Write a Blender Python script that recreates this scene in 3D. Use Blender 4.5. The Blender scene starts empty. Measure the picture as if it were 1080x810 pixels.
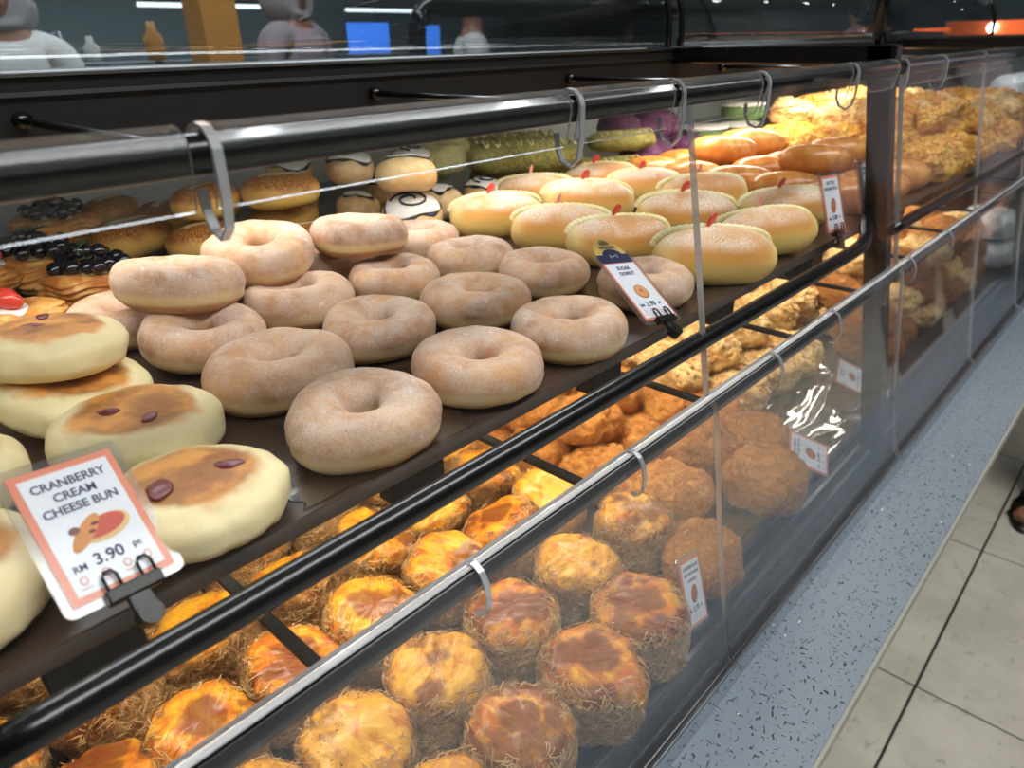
import bpy, bmesh, math, random
from mathutils import Vector, Matrix, noise, Euler
C = bpy.context.scene.collection
R = math.radians; PI = math.pi
def srgb(r, g, b, a=1.0):
    f = lambda c: (c/255/12.92) if c/255 <= .04045 else ((c/255+.055)/1.055)**2.4
    return (f(r), f(g), f(b), a)

# ------------------------------------------------------------------ camera, world, light
sc = bpy.context.scene
cd = bpy.data.cameras.new('camera'); cam = bpy.data.objects.new('camera', cd); C.objects.link(cam)
Xc = Vector((0.67638347, -0.73634624, -0.01730945))
Yc = Vector((0.33202678, 0.28384296, 0.89955066))
Zc = -Vector((0.65746758, 0.6141884, -0.43647336))
m3 = Matrix((Xc, Yc, Zc)).transposed()
cam.matrix_world = Matrix.Translation((0, 0, 1.27)) @ m3.to_4x4()
cd.sensor_width = 36; cd.lens = 746.52/1080*36; cd.clip_start = .01
cd.dof.use_dof = True; cd.dof.focus_distance = .56; cd.dof.aperture_fstop = 8.5
sc.camera = cam
vs = sc.view_settings
vs.view_transform = 'Standard'; vs.look = 'None'; vs.gamma = 1; vs.exposure = 0.08; vs.use_curve_mapping = False
w = bpy.data.worlds.new('world'); sc.world = w; w.use_nodes = True
w.node_tree.nodes['Background'].inputs[0].default_value = (.80, .88, 1, 1)
w.node_tree.nodes['Background'].inputs[1].default_value = .30
def area(name, loc, rot, sx, sy, power, col=(1, 1, 1), spread=180):
    l = bpy.data.lights.new(name, 'AREA'); l.shape = 'RECTANGLE'; l.size = sx; l.size_y = sy
    l.energy = power; l.color = col; l.spread = R(spread)
    o = bpy.data.objects.new(name, l); C.objects.link(o); o.location = loc; o.rotation_euler = rot
    return o
area('ceiling_light_front', (.7, -.9, 2.95), (R(-16), 0, 0), 3.4, .9, 112, (1, .98, .95))
area('ceiling_light_back', (1.4, 2.2, 2.95), (R(12), 0, 0), 3.6, .9, 130, (.95, .98, 1))
area('ceiling_light_far', (3.2, 5.2, 2.95), (0, 0, 0), 5.0, 1.4, 190, (.9, .97, 1))
area('display_light_near', (.45, .66, 1.186), (R(6), 0, 0), 1.0, .03, 1.35, (1, .94, .85))
area('display_light_far', (1.75, .66, 1.186), (R(6), 0, 0), 1.3, .03, 5.6, (1, .90, .76))
area('lower_shelf_light_near', (.50, .50, 1.000), (R(-12), 0, 0), 1.0, .03, 3.6, (1, .87, .68))
area('lower_shelf_light_far', (1.75, .50, 1.000), (R(-12), 0, 0), 1.3, .03, 5.0, (1, .88, .72))

# ------------------------------------------------------------------ materials
class NB:
    def __init__(s, name):
        s.m = bpy.data.materials.new(name); s.m.use_nodes = True; s.t = s.m.node_tree; s.t.nodes.clear()
        s.out = s.n('ShaderNodeOutputMaterial')
    def n(s, ty, **kw):
        x = s.t.nodes.new(ty)
        for k, v in kw.items(): setattr(x, k, v)
        return x
    def l(s, a, b): s.t.links.new(a, b)
    def set(s, sock, v):
        if isinstance(v, bpy.types.NodeSocket): s.l(v, sock)
        else: sock.default_value = v
    def math(s, op, a, b=0.0, c=0.0):
        x = s.n('ShaderNodeMath', operation=op)
        s.set(x.inputs[0], a); s.set(x.inputs[1], b); s.set(x.inputs[2], c); return x.outputs[0]
    def mix(s, f, a, b, mode='MIX'):
        x = s.n('ShaderNodeMix', data_type='RGBA', blend_type=mode)
        s.set(x.inputs[0], f); s.set(x.inputs[6], a); s.set(x.inputs[7], b); return x.outputs[2]
    def sstep(s, v, lo, hi, a=0.0, b=1.0):
        x = s.n('ShaderNodeMapRange', interpolation_type='SMOOTHSTEP')
        s.set(x.inputs[0], v); s.set(x.inputs[1], lo); s.set(x.inputs[2], hi); s.set(x.inputs[3], a); s.set(x.inputs[4], b); return x.outputs[0]
    def coord(s):
        x = s.n('ShaderNodeTexCoord'); return x.outputs['Object']
    def sep(s, v):
        x = s.n('ShaderNodeSeparateXYZ'); s.l(v, x.inputs[0]); return x.outputs
    def rnd(s): return s.n('ShaderNodeObjectInfo').outputs['Random']
    def noise(s, v, scale, detail=3, rough=.55, w=None, dist=0.0):
        x = s.n('ShaderNodeTexNoise', noise_dimensions='4D' if w is not None else '3D')
        s.l(v, x.inputs['Vector']); x.inputs['Scale'].default_value = scale; x.inputs['Detail'].default_value = detail
        x.inputs['Roughness'].default_value = rough; x.inputs['Distortion'].default_value = dist
        if w is not None: s.set(x.inputs['W'], w)
        return x.outputs[0]
    def vor(s, v, scale, feature='F1'):
        x = s.n('ShaderNodeTexVoronoi', feature=feature); s.l(v, x.inputs['Vector']); x.inputs['Scale'].default_value = scale
        return x.outputs[0]
    def stretch(s, v, sc3):
        x = s.n('ShaderNodeMapping'); s.l(v, x.inputs[0]); x.inputs['Scale'].default_value = sc3; return x.outputs[0]
    def bump(s, h, dist, strength=1.0, prev=None):
        x = s.n('ShaderNodeBump'); s.l(h, x.inputs['Height']); x.inputs['Distance'].default_value = dist
        x.inputs['Strength'].default_value = strength
        if prev is not None: s.l(prev, x.inputs['Normal'])
        return x.outputs[0]
    def pbr(s, col, rough=.5, bump=None, coat=0.0, sss=0.0, sheen=0.0, metal=0.0, spec=.5, emit=None, estr=0.0, coatr=.1, sssr=.01):
        p = s.n('ShaderNodeBsdfPrincipled'); i = p.inputs
        s.set(i['Base Color'], col); s.set(i['Roughness'], rough); i['Metallic'].default_value = metal
        s.set(i['Coat Weight'], coat); i['Coat Roughness'].default_value = coatr
        i['Specular IOR Level'].default_value = spec
        if sss: i['Subsurface Weight'].default_value = sss; i['Subsurface Radius'].default_value = (1, .5, .25); i['Subsurface Scale'].default_value = sssr
        if sheen: i['Sheen Weight'].default_value = sheen
        if bump is not None: s.l(bump, i['Normal'])
        if emit: i['Emission Color'].default_value = emit; i['Emission Strength'].default_value = estr
        s.l(p.outputs[0], s.out.inputs[0]); return s.m
MAT = {}
def simple(name, col, rough=.5, **kw):
    MAT[name] = NB(name).pbr(col, rough, **kw); return MAT[name]
simple('black_metal', srgb(16, 16, 18), .22, spec=.6)
simple('black_matte', srgb(14, 14, 15), .55)
simple('black_plastic', srgb(12, 12, 14), .22, coat=.12)
simple('clip_black', srgb(12, 12, 13), .32, spec=.35)
simple('chrome', srgb(200, 202, 204), .22, metal=1)
simple('lip_plastic', srgb(206, 208, 210), .2, coat=.6)
simple('steel', srgb(120, 124, 128), .33, metal=1)
simple('grey_panel', srgb(124, 132, 134), .5)
simple('pale_grey_panel', srgb(196, 206, 208), .5)
simple('dark_panel', srgb(40, 36, 34), .5)
simple('paper', srgb(226, 232, 240), .45, coat=.4)
simple('orange_border', srgb(222, 132, 104), .45, coat=.4)
simple('navy_ink', srgb(44, 50, 92), .5)
simple('faint_ink', srgb(222, 176, 166), .5)
simple('card_bun', srgb(214, 150, 92), .6)
simple('card_crust', srgb(228, 196, 140), .6)
simple('card_red', srgb(206, 96, 84), .6)
simple('card_brown', srgb(170, 96, 60), .6)
simple('yellow_card', srgb(236, 200, 110), .45, coat=.4)
simple('navy_card', srgb(40, 46, 82), .4, coat=.4)
simple('skin', srgb(150, 104, 82), .5, sss=.1)
simple('skin_light', srgb(196, 152, 128), .5)
simple('sandal', srgb(30, 24, 24), .45)
simple('trousers', srgb(52, 52, 60), .8)
simple('hijab_grey', srgb(150, 146, 146), .85)
simple('shirt_mauve', srgb(140, 128, 134), .85)
simple('shirt_white', srgb(206, 206, 202), .8)
simple('apron_dark', srgb(44, 34, 36), .8)
simple('white_paint', srgb(198, 200, 198), .6)
simple('ceiling_paint', srgb(150, 154, 156), .8)
simple('far_wall', srgb(104, 118, 122), .7)
simple('amber', srgb(190, 130, 50), .6)
simple('orange_reflection', srgb(226, 104, 50), .4, emit=srgb(236, 96, 40), estr=.5)  # glowing colour imitating the orange reflection on the canopy
simple('blue_screen', srgb(40, 90, 180), .3, emit=srgb(70, 140, 255), estr=1.6)
simple('lamp', (1, 1, 1, 1), .3, emit=(1, 1, 1, 1), estr=14)
simple('lamp_tube', (1, 1, 1, 1), .3, emit=(.85, .95, 1, 1), estr=3)
simple('brown_panel', srgb(96, 70, 50), .6)
simple('teal_panel', srgb(70, 96, 98), .6)
simple('maroon_panel', srgb(92, 44, 56), .6)
simple('counter_body', srgb(40, 38, 38), .5)
simple('edge_trim', srgb(150, 150, 142), .4)
simple('white_bag', srgb(226, 236, 244), .15, coat=.6)
simple('stem_green', srgb(70, 96, 60), .6)

def glassy(name, tint, base=.04, amp=.85, power=4.0, haze=0.0, hazecol=(.6, .62, .66, 1), rough=.02, bumpy=0.0):
    b = NB(name)
    lw = b.n('ShaderNodeLayerWeight'); lw.inputs[0].default_value = .5
    f = b.math('POWER', lw.outputs['Facing'], power); f = b.math('MULTIPLY_ADD', f, amp, base)
    tr = b.n('ShaderNodeBsdfTransparent'); tr.inputs[0].default_value = tint
    gl = b.n('ShaderNodeBsdfGlossy'); gl.inputs['Roughness'].default_value = rough; gl.inputs[0].default_value = (.95, .97, 1, 1)
    if bumpy:
        nn = b.bump(b.noise(b.coord(), 9, 2), bumpy); b.l(nn, gl.inputs['Normal'])
    under = tr.outputs[0]
    if haze:
        df = b.n('ShaderNodeBsdfDiffuse'); df.inputs[0].default_value = hazecol
        mx = b.n('ShaderNodeMixShader')
        hz = b.math('MULTIPLY', b.noise(b.coord(), 7, 4, .6), haze*2)
        b.l(hz, mx.inputs[0]); b.l(tr.outputs[0], mx.inputs[1]); b.l(df.outputs[0], mx.inputs[2]); under = mx.outputs[0]
    ms = b.n('ShaderNodeMixShader'); b.l(f, ms.inputs[0]); b.l(under, ms.inputs[1]); b.l(gl.outputs[0], ms.inputs[2])
    b.l(ms.outputs[0], b.out.inputs[0]); MAT[name] = b.m; return b.m
glassy('acrylic', (.985, .99, .99, 1), base=.012, amp=.6, power=5)
glassy('acrylic_low', (.93, .945, .96, 1), base=.03, amp=.7, power=3.6, haze=.035)
glassy('acrylic_sheath', (.92, .93, .94, 1), base=.07, amp=.55, power=2.6, haze=.02, rough=.10)
glassy('acrylic_edge', (.80, .82, .85, 1), base=.22, amp=.5, power=2, haze=.75, hazecol=(.42, .44, .47, 1), rough=.2)
glassy('laminate', (.93, .94, .95, 1), base=.06, amp=.7, power=2.5, haze=.05, rough=.12)
glassy('canopy_glass', (.72, .75, .77, 1), base=.14, amp=.75, power=2.5, rough=.015, bumpy=.0015)
glassy('crinkled_film', (.80, .82, .85, 1), base=.34, amp=.7, power=1.6, rough=.16)

def m_donut():
    b = NB('donut_crust'); v = b.coord(); x, y, z = b.sep(v); r = b.rnd(); w = b.math('MULTIPLY', r, 37)
    n1 = b.noise(v, 26, 4, .6, w); n2 = b.noise(v, 900, 2, .6); n3 = b.noise(v, 70, 4, .7, w)
    body = b.mix(b.sstep(n1, .32, .68), srgb(208, 156, 98), srgb(158, 106, 64))
    body = b.mix(b.math('MULTIPLY', r, .35), body, srgb(224, 160, 96))
    zz = b.math('ADD', z, b.math('MULTIPLY', b.math('SUBTRACT', n1, .5), .006))
    band = b.math('MULTIPLY', b.sstep(zz, -.0125, -.0085), b.sstep(zz, .002, -.0055))
    body = b.mix(b.math('MULTIPLY', band, .85), body, srgb(232, 206, 142))
    n5 = b.noise(v, 34, 3, .6, b.math('ADD', w, 5.0)); dust = b.math('MULTIPLY', b.sstep(b.math('ADD', b.math('MULTIPLY', n3, .45), b.math('MULTIPLY', n5, .55)), .38, .60, .30, .96), b.sstep(n2, .30, .62, .45, 1))
    dust = b.math('MULTIPLY', dust, b.sstep(z, -.016, .012, .18, .74))
    col = b.mix(dust, body, srgb(226, 216, 208)); clump = b.math('MULTIPLY', b.sstep(b.noise(v, 150, 3, .6, w), .62, .72), b.sstep(n5, .42, .62)); col = b.mix(b.math('MULTIPLY', clump, .75), col, srgb(244, 240, 238))
    bp = b.bump(n3, .0010); bp = b.bump(n2, .0004, .8, bp)
    MAT['donut'] = b.pbr(col, .75, bp, sss=.10, sheen=.08, spec=.25)
def m_cheese():
    b = NB('cheese_bun_crust'); v = b.coord(); x, y, z = b.sep(v); r = b.rnd(); w = b.math('MULTIPLY', r, 53)
    rad = b.math('POWER', b.math('ADD', b.math('POWER', b.math('ABSOLUTE', x), 2), b.math('POWER', b.math('ABSOLUTE', y), 2)), .5)
    n1 = b.noise(v, 30, 4, .6, w); n2 = b.noise(v, 170, 3, .6, w)
    rr = b.math('ADD', rad, b.math('MULTIPLY', b.math('SUBTRACT', n1, .5), .034))
    toast = b.math('MULTIPLY', b.sstep(rr, .042, .031), b.sstep(z, .004, .010))
    dough = b.mix(n1, srgb(250, 238, 194), srgb(238, 220, 164))
    brown = b.mix(b.sstep(n1, .38, .60), srgb(222, 150, 66), srgb(142, 78, 32))
    brown = b.mix(b.math('MULTIPLY', n2, .35), brown, srgb(226, 178, 110))
    bp = b.bump(n1, .0016); bp = b.bump(n2, .0004, .7, bp)
    MAT['cheese_bun'] = b.pbr(b.mix(toast, dough, brown), .48, bp, sss=.18, spec=.35)
def m_puff():
    b = NB('glazed_puff'); v = b.coord(); x, y, z = b.sep(v); r = b.rnd(); w = b.math('MULTIPLY', r, 71)
    n1 = b.noise(v, 24, 3, .55, w); n2 = b.noise(v, 48, 5, .65, w, 1.2); n3 = b.noise(v, 420, 2, .5)
    wr = b.noise(b.stretch(v, (1, .28, 1)), 85, 4, .6, w, .8)
    col = b.mix(b.sstep(b.math('ADD', n2, b.math('MULTIPLY', b.math('SUBTRACT', r, .5), .16)), .40, .66), srgb(246, 184, 54), srgb(212, 118, 40))
    col = b.mix(b.math('MULTIPLY', b.sstep(wr, .5, .72), .55), col, srgb(176, 78, 24))
    burnt = b.sstep(b.math('ADD', n1, b.math('MULTIPLY', r, .10)), .56, .66)
    rad = b.math('SQRT', b.math('ADD', b.math('MULTIPLY', x, x), b.math('MULTIPLY', y, y)))
    spot = b.math('MULTIPLY', b.sstep(b.math('ADD', rad, b.math('MULTIPLY', b.math('SUBTRACT', n1, .5), .05)), .021, .013), b.sstep(r, .50, .58))
    burnt = b.math('MAXIMUM', burnt, spot)
    col = b.mix(b.math('MULTIPLY', burnt, .80), col, srgb(112, 50, 22))
    pep = b.sstep(n3, .66, .70)
    pep = b.math('MULTIPLY', pep, b.sstep(n1, .40, .55))
    col = b.mix(pep, col, srgb(54, 34, 22))
    side = b.sstep(b.math('ADD', z, b.math('MULTIPLY', b.math('SUBTRACT', n1, .5), .02)), .014, .022)
    col = b.mix(side, srgb(196, 150, 88), col)
    bp = b.bump(wr, .0030); bp = b.bump(n2, .0014, 1, bp)
    MAT['puff'] = b.pbr(col, .38, bp, coat=b.math('MULTIPLY', side, .25), coatr=.16, spec=.3, sss=.05)
def m_fluff(name, c1, c2, c3, scale=160, coat=0, bd=.003):
    b = NB(name); v = b.coord(); x, y, z = b.sep(v); r = b.rnd(); w = b.math('MULTIPLY', r, 19)
    n1 = b.noise(v, 28, 4, .6, w); n2 = b.noise(v, scale, 4, .7)
    col = b.mix(b.sstep(n1, .35, .65), c1, c2); col = b.mix(b.sstep(n2, .45, .75), col, c3)
    bp = b.bump(n2, bd); MAT[name] = b.pbr(col, .7 if not coat else .35, bp, coat=coat, sss=.06, spec=.3)
def m_cream_bun():
    b = NB('cream_bun_crust'); v = b.coord(); x, y, z = b.sep(v); r = b.rnd(); w = b.math('MULTIPLY', r, 31)
    n1 = b.noise(v, 22, 3, .5, w); n2 = b.noise(v, 900, 2, .6)
    zz = b.math('ADD', z, b.math('MULTIPLY', b.math('SUBTRACT', n1, .5), .012))
    col = b.mix(b.sstep(zz, -.012, .016), srgb(246, 216, 130), srgb(218, 152, 72))
    ax = b.math('ABSOLUTE', x)
    col = b.mix(b.sstep(ax, .044, .062), col, srgb(240, 210, 140))
    dust = b.math('MULTIPLY', b.sstep(z, .010, .024), b.sstep(n2, .38, .56))
    dust = b.math('MULTIPLY', dust, b.sstep(n1, .36, .58, .25, .95))
    col = b.mix(dust, col, srgb(250, 244, 232))
    MAT['cream_bun'] = b.pbr(col, .5, b.bump(n1, .002), sss=.15, spec=.35)
def m_speckled():
    b = NB('speckled_bun_crust'); v = b.coord(); x, y, z = b.sep(v); r = b.rnd(); w = b.math('MULTIPLY', r, 43)
    n1 = b.noise(v, 28, 3, .5, w); n2 = b.noise(v, 620, 2, .6); n3 = b.noise(v, 60, 3, .6, w)
    col = b.mix(b.sstep(z, -.014, .010), srgb(246, 214, 120), srgb(232, 176, 90))
    sp = b.math('MULTIPLY', b.sstep(n2, .38, .52), b.sstep(b.math('ADD', z, b.math('MULTIPLY', b.math('SUBTRACT', n1, .5), .03)), .000, .012))
    col = b.mix(b.math('MULTIPLY', sp, .9), col, srgb(128, 62, 26))
    ch = b.math('MULTIPLY', b.sstep(b.math('ABSOLUTE', b.math('ADD', y, b.math('MULTIPLY', b.math('SUBTRACT', n3, .5), .014))), .0080, .0045), b.sstep(z, .012, .018))
    ch = b.math('MULTIPLY', ch, b.sstep(b.math('ABSOLUTE', x), .030, .020))
    col = b.mix(ch, col, srgb(246, 228, 180))
    MAT['speckled_bun'] = b.pbr(col, .42, b.bump(n2, .0008), sss=.1)
m_donut(); m_cheese(); m_puff(); m_cream_bun(); m_speckled()
m_fluff('floss', srgb(214, 174, 116), srgb(184, 138, 84), srgb(232, 202, 150))
m_fluff('floss_orange', srgb(228, 162, 78), srgb(202, 128, 54), srgb(242, 192, 116), 190)
m_fluff('floss_brown', srgb(196, 132, 62), srgb(158, 98, 42), srgb(222, 168, 96), 210)
m_fluff('crumb_pale', srgb(240, 208, 142), srgb(214, 160, 92), srgb(250, 234, 184), 120)
m_fluff('crumb_yellow', srgb(234, 182, 76), srgb(196, 118, 46), srgb(244, 214, 120), 110)
m_fluff('green_floss', srgb(158, 154, 84), srgb(122, 114, 58), srgb(196, 190, 122), 150)
m_fluff('pale_green_bun', srgb(226, 222, 160), srgb(206, 200, 132), srgb(240, 238, 196), 120)
m_fluff('purple_floss', srgb(104, 54, 96), srgb(78, 38, 74), srgb(134, 82, 120), 120)
m_fluff('green_bun', srgb(110, 140, 82), srgb(88, 116, 66), srgb(140, 166, 104), 60)
m_fluff('white_cream', srgb(240, 240, 236), srgb(226, 228, 226), srgb(250, 250, 250), 60, .3, .0005)
m_fluff('yellow_cream', srgb(252, 244, 190), srgb(248, 236, 162), srgb(254, 250, 222), 140, .1, .001)
m_fluff('pale_bun', srgb(232, 204, 152), srgb(214, 172, 112), srgb(240, 222, 184), 50, 0, .0006)
m_fluff('black_cream', srgb(34, 36, 52), srgb(22, 24, 36), srgb(66, 70, 92), 120, .3, .0012)
m_fluff('butter_roll', srgb(222, 150, 74), srgb(196, 116, 50), srgb(236, 182, 108), 40, .35, .0005)
m_fluff('danish', srgb(226, 162, 84), srgb(182, 108, 48), srgb(240, 198, 124), 60, .35, .0012)
m_fluff('brown_topping', srgb(136, 80, 40), srgb(96, 50, 24), srgb(170, 110, 60), 140)
simple('cranberry', srgb(104, 20, 30), .4, coat=.15)
simple('blueberry', srgb(22, 24, 34), .18, coat=.7)
simple('strawberry', srgb(216, 70, 56), .3, coat=.5)
simple('strawberry_pink', srgb(236, 160, 140), .4, coat=.3)

def m_shelf():
    b = NB('brown_tray'); v = b.coord(); n = b.noise(b.stretch(v, (.25, 3, 1)), 40, 4, .6); n2 = b.noise(v, 12, 3)
    col = b.mix(n, srgb(48, 36, 31), srgb(92, 72, 60)); col = b.mix(b.sstep(n2, .5, .7), col, srgb(70, 58, 52))
    MAT['tray'] = b.pbr(col, .30, b.bump(n2, .0015), coat=.35, coatr=.15)
def m_terrazzo():
    b = NB('terrazzo'); v = b.coord()
    wv = b.n('ShaderNodeVectorMath', operation='ADD'); nv = b.n('ShaderNodeTexNoise'); b.l(v, nv.inputs[0]); nv.inputs['Scale'].default_value = 60
    sc_ = b.n('ShaderNodeVectorMath', operation='SCALE'); b.l(nv.outputs[1], sc_.inputs[0]); sc_.inputs['Scale'].default_value = .012
    b.l(v, wv.inputs[0]); b.l(sc_.outputs[0], wv.inputs[1])
    a = b.sstep(b.noise(b.stretch(wv.outputs[0], (1, 3.2, 1)), 120, 1, .4), .665, .690)
    a2 = b.sstep(b.noise(b.stretch(wv.outputs[0], (3.2, 1, 1)), 120, 1, .4), .675, .695)
    wsp = b.sstep(b.noise(v, 120, 1, .4), .80, .81)
    g = b.noise(v, 700, 2)
    col = b.mix(b.math('MULTIPLY', b.noise(v, 5, 3), .6), srgb(122, 134, 146), srgb(142, 154, 166))
    col = b.mix(b.math('MULTIPLY', g, .30), col, srgb(90, 100, 112))
    col = b.mix(b.math('MULTIPLY', b.math('MAXIMUM', a, a2), .9), col, srgb(36, 42, 54)); col = b.mix(wsp, col, srgb(220, 226, 230))
    MAT['terrazzo'] = b.pbr(col, .28, coat=.15)
def m_tiles():
    b = NB('floor_tiles'); v = b.coord(); x, y, z = b.sep(v)
    def joint(c, off, wd):
        t = b.math('FRACT', b.math('DIVIDE', b.math('SUBTRACT', c, off), .6))
        t = b.math('ABSOLUTE', b.math('SUBTRACT', t, .5)); return b.sstep(t, .5-wd, .5-wd*.5)
    jx = joint(x, 1.378-.6*8, .0045); jy = joint(y, .112-.6*8, .0065)
    n = b.noise(v, 5, 5, .6); n2 = b.noise(v, 26, 4, .7)
    col = b.mix(b.sstep(n, .35, .65), srgb(206, 202, 188), srgb(186, 182, 168))
    col = b.mix(b.sstep(n2, .56, .74), col, srgb(158, 152, 140))
    col = b.mix(b.math('MAXIMUM', jx, jy), col, srgb(44, 42, 40))
    MAT['tiles'] = b.pbr(col, .35, spec=.5)
m_shelf(); m_terrazzo(); m_tiles()

# ------------------------------------------------------------------ mesh helpers
def obj(name, bm, mat, parent=None, smooth=True, mats=None):
    me = bpy.data.meshes.new(name); bm.normal_update(); bm.to_mesh(me); bm.free()
    for m in (mats or [mat]): me.materials.append(MAT[m] if isinstance(m, str) else m)
    if smooth: me.polygons.foreach_set('use_smooth', [True]*len(me.polygons))
    o = bpy.data.objects.new(name, me); C.objects.link(o)
    if parent: o.parent = parent
    return o
def tag(o, label, cat, group=None):
    o['label'] = label; o['category'] = cat
    if group: o['group'] = group
    return o
def struct(o): o['kind'] = 'structure'; return o
def empty(name, loc=(0, 0, 0), rot=(0, 0, 0)):
    o = bpy.data.objects.new(name, None); C.objects.link(o); o.location = loc; o.rotation_euler = rot; o.empty_display_size = .02; return o
def add_box(bm, lo, hi, bev=0.0, mat=0):
    v = [bm.verts.new((x, y, z)) for x in (lo[0], hi[0]) for y in (lo[1], hi[1]) for z in (lo[2], hi[2])]
    fs = [bm.faces.new([v[i] for i in f]) for f in ((0, 1, 3, 2), (4, 6, 7, 5), (0, 4, 5, 1), (2, 3, 7, 6), (0, 2, 6, 4), (1, 5, 7, 3))]
    for f in fs: f.material_index = mat
    if bev:
        es = {e for f in fs for e in f.edges}
        bmesh.ops.bevel(bm, geom=list(es), offset=bev, segments=2, profile=.5, affect='EDGES')
    return fs
def box(lo, hi, bev=0.0):
    bm = bmesh.new(); add_box(bm, lo, hi, bev); return bm
def add_tube(bm, pts, r, seg=12, cap=True):
    rings = []; pts = [Vector(p) for p in pts]
    for i, p in enumerate(pts):
        d = (pts[min(i+1, len(pts)-1)] - pts[max(i-1, 0)]).normalized()
        up = Vector((0, 0, 1)) if abs(d.z) < .9 else Vector((1, 0, 0))
        a = d.cross(up).normalized(); b = d.cross(a)
        rr = r[i] if isinstance(r, (list, tuple)) else r
        rings.append([bm.verts.new(p + a*math.cos(2*PI*k/seg)*rr + b*math.sin(2*PI*k/seg)*rr) for k in range(seg)])
    for A, B in zip(rings, rings[1:]):
        for k in range(seg): bm.faces.new((A[k], A[(k+1) % seg], B[(k+1) % seg], B[k]))
    if cap:
        bm.faces.new(rings[0][::-1]); bm.faces.new(rings[-1])
def tube(pts, r, seg=12):
    bm = bmesh.new(); add_tube(bm, pts, r, seg); return bm
def add_ribbon(bm, prof, x0, x1, th, mats=(0, 1), clear=()):
    """profile in YZ swept along X, with thickness; end caps and rims get the second material"""
    n = len(prof); off = []
    for i in range(n):
        d = Vector(prof[min(i+1, n-1)]) - Vector(prof[max(i-1, 0)]); d.normalize(); off.append((-d.y*th, d.x*th))
    def col(x): return ([bm.verts.new((x, p[0], p[1])) for p in prof], [bm.verts.new((x, p[0]+o[0], p[1]+o[1])) for p, o in zip(prof, off)])
    a, a2 = col(x0); b, b2 = col(x1)
    def F(vs, m):
        f = bm.faces.new(vs); f.material_index = m
    for i in range(n-1):
        mm = 2 if i in clear else mats[0]
        F((a[i], a[i+1], b[i+1], b[i]), mm); F((a2[i], b2[i], b2[i+1], a2[i+1]), mm)
        F((a[i], a2[i], a2[i+1], a[i+1]), mats[1]); F((b[i], b[i+1], b2[i+1], b2[i]), mats[1])
    F((a[0], b[0], b2[0], a2[0]), mats[1]); F((a[-1], a2[-1], b2[-1], b[-1]), mats[1])
def surf(fn, nu, nv):
    """closed blob: fn(theta 0..pi, phi 0..2pi) -> xyz"""
    bm = bmesh.new(); top = bm.verts.new(fn(0, 0)); rings = []
    for i in range(1, nu):
        rings.append([bm.verts.new(fn(PI*i/nu, 2*PI*j/nv)) for j in range(nv)])
    bot = bm.verts.new(fn(PI, 0))
    for j in range(nv):
        k = (j+1) % nv
        bm.faces.new((top, rings[0][j], rings[0][k])); bm.faces.new((bot, rings[-1][k], rings[-1][j]))
        for A, B in zip(rings, rings[1:]): bm.faces.new((A[j], B[j], B[k], A[k]))
    return bm
def nz(v, s, seed=0): return noise.noise(Vector(v)*s + Vector((seed*7.3, seed*3.1, seed*1.7)))
def sgnp(c, p): return math.copysign(abs(c)**p, c)
def ellip(rx, ry, rz, pz=1.0, pxy=1.0, amp=.0, fs=20, seed=0, flat=None, fine=0, ffs=120, ridge=0):
    def fn(t, p):
        st, ct = math.sin(t), math.cos(t)
        x = rx*sgnp(st, pz)*sgnp(math.cos(p), pxy); y = ry*sgnp(st, pz)*sgnp(math.sin(p), pxy); z = rz*sgnp(ct, pz)
        v = Vector((x, y, z)); d = v.normalized()
        k = amp*nz(v, fs, seed)
        if fine: k += fine*nz(v, ffs, seed+3)
        if ridge: k += ridge*(.5-abs(nz(v, fs*2.2, seed+9)))*2
        v = v + d*k
        if flat is not None and v.z < flat: v.z = flat + (v.z-flat)*.12
        return v
    return fn
def add_fibers(bm, spots, ln, wd, seed=0, mat=0, lift=.5):
    rn = random.Random(seed)
    for p, nrm in spots:
        t = Vector((rn.gauss(0, 1), rn.gauss(0, 1), rn.gauss(0, .8))); t = (t - nrm*t.dot(nrm)).normalized()
        s = nrm.cross(t).normalized(); L = ln*rn.uniform(.5, 1.3); prev = None
        bend = rn.uniform(-.6, .6)
        for k in range(4):
            u = k/3; c = p + t*(u-.5)*L + nrm*(math.sin(u*PI)*L*.25*lift + L*lift*.35*u) + s*bend*L*u*u
            ww = wd*(1-.6*u)
            a, b = bm.verts.new(c - s*ww - nrm*ww*.5), bm.verts.new(c + s*ww + nrm*ww*.5)
            if prev: f = bm.faces.new((prev[0], prev[1], b, a)); f.material_index = mat
            prev = (a, b)
def spots_on(bm, n, seed, cond=lambda v: True):
    rn = random.Random(seed); bm.normal_update(); fs = [f for f in bm.faces if cond(f.calc_center_median())]
    ar = [f.calc_area() for f in fs]; out = []
    for f in rn.choices(fs, ar, k=n):
        vs = [v.co for v in f.verts]; w_ = [rn.random() for _ in vs]; s = sum(w_)
        out.append((sum((v*a for v, a in zip(vs, w_)), Vector())/s, f.normal.copy()))
    return out
def copy_tree(o, parent=None):
    c = o.copy(); C.objects.link(c); c.parent = parent
    for ch in list(o.children): copy_tree(ch, c)
    return c
protos_used = set()
def put(proto, loc, rot=(0, 0, 0), s=1.0, label='', cat='', group=None):
    if proto.name in protos_used: o = copy_tree(proto)
    else: protos_used.add(proto.name); o = proto
    o.location = loc; o.rotation_euler = Euler(rot); o.scale = (s, s, s) if not isinstance(s, (tuple, list)) else s
    tag(o, label, cat, group); return o
ORD = ['first', 'second', 'third', 'fourth', 'fifth', 'sixth', 'seventh', 'eighth', 'ninth', 'tenth', 'eleventh', 'twelfth', 'thirteenth', 'fourteenth', 'fifteenth', 'sixteenth', 'seventeenth', 'eighteenth', 'nineteenth', 'twentieth', 'twenty-first', 'twenty-second']

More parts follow.
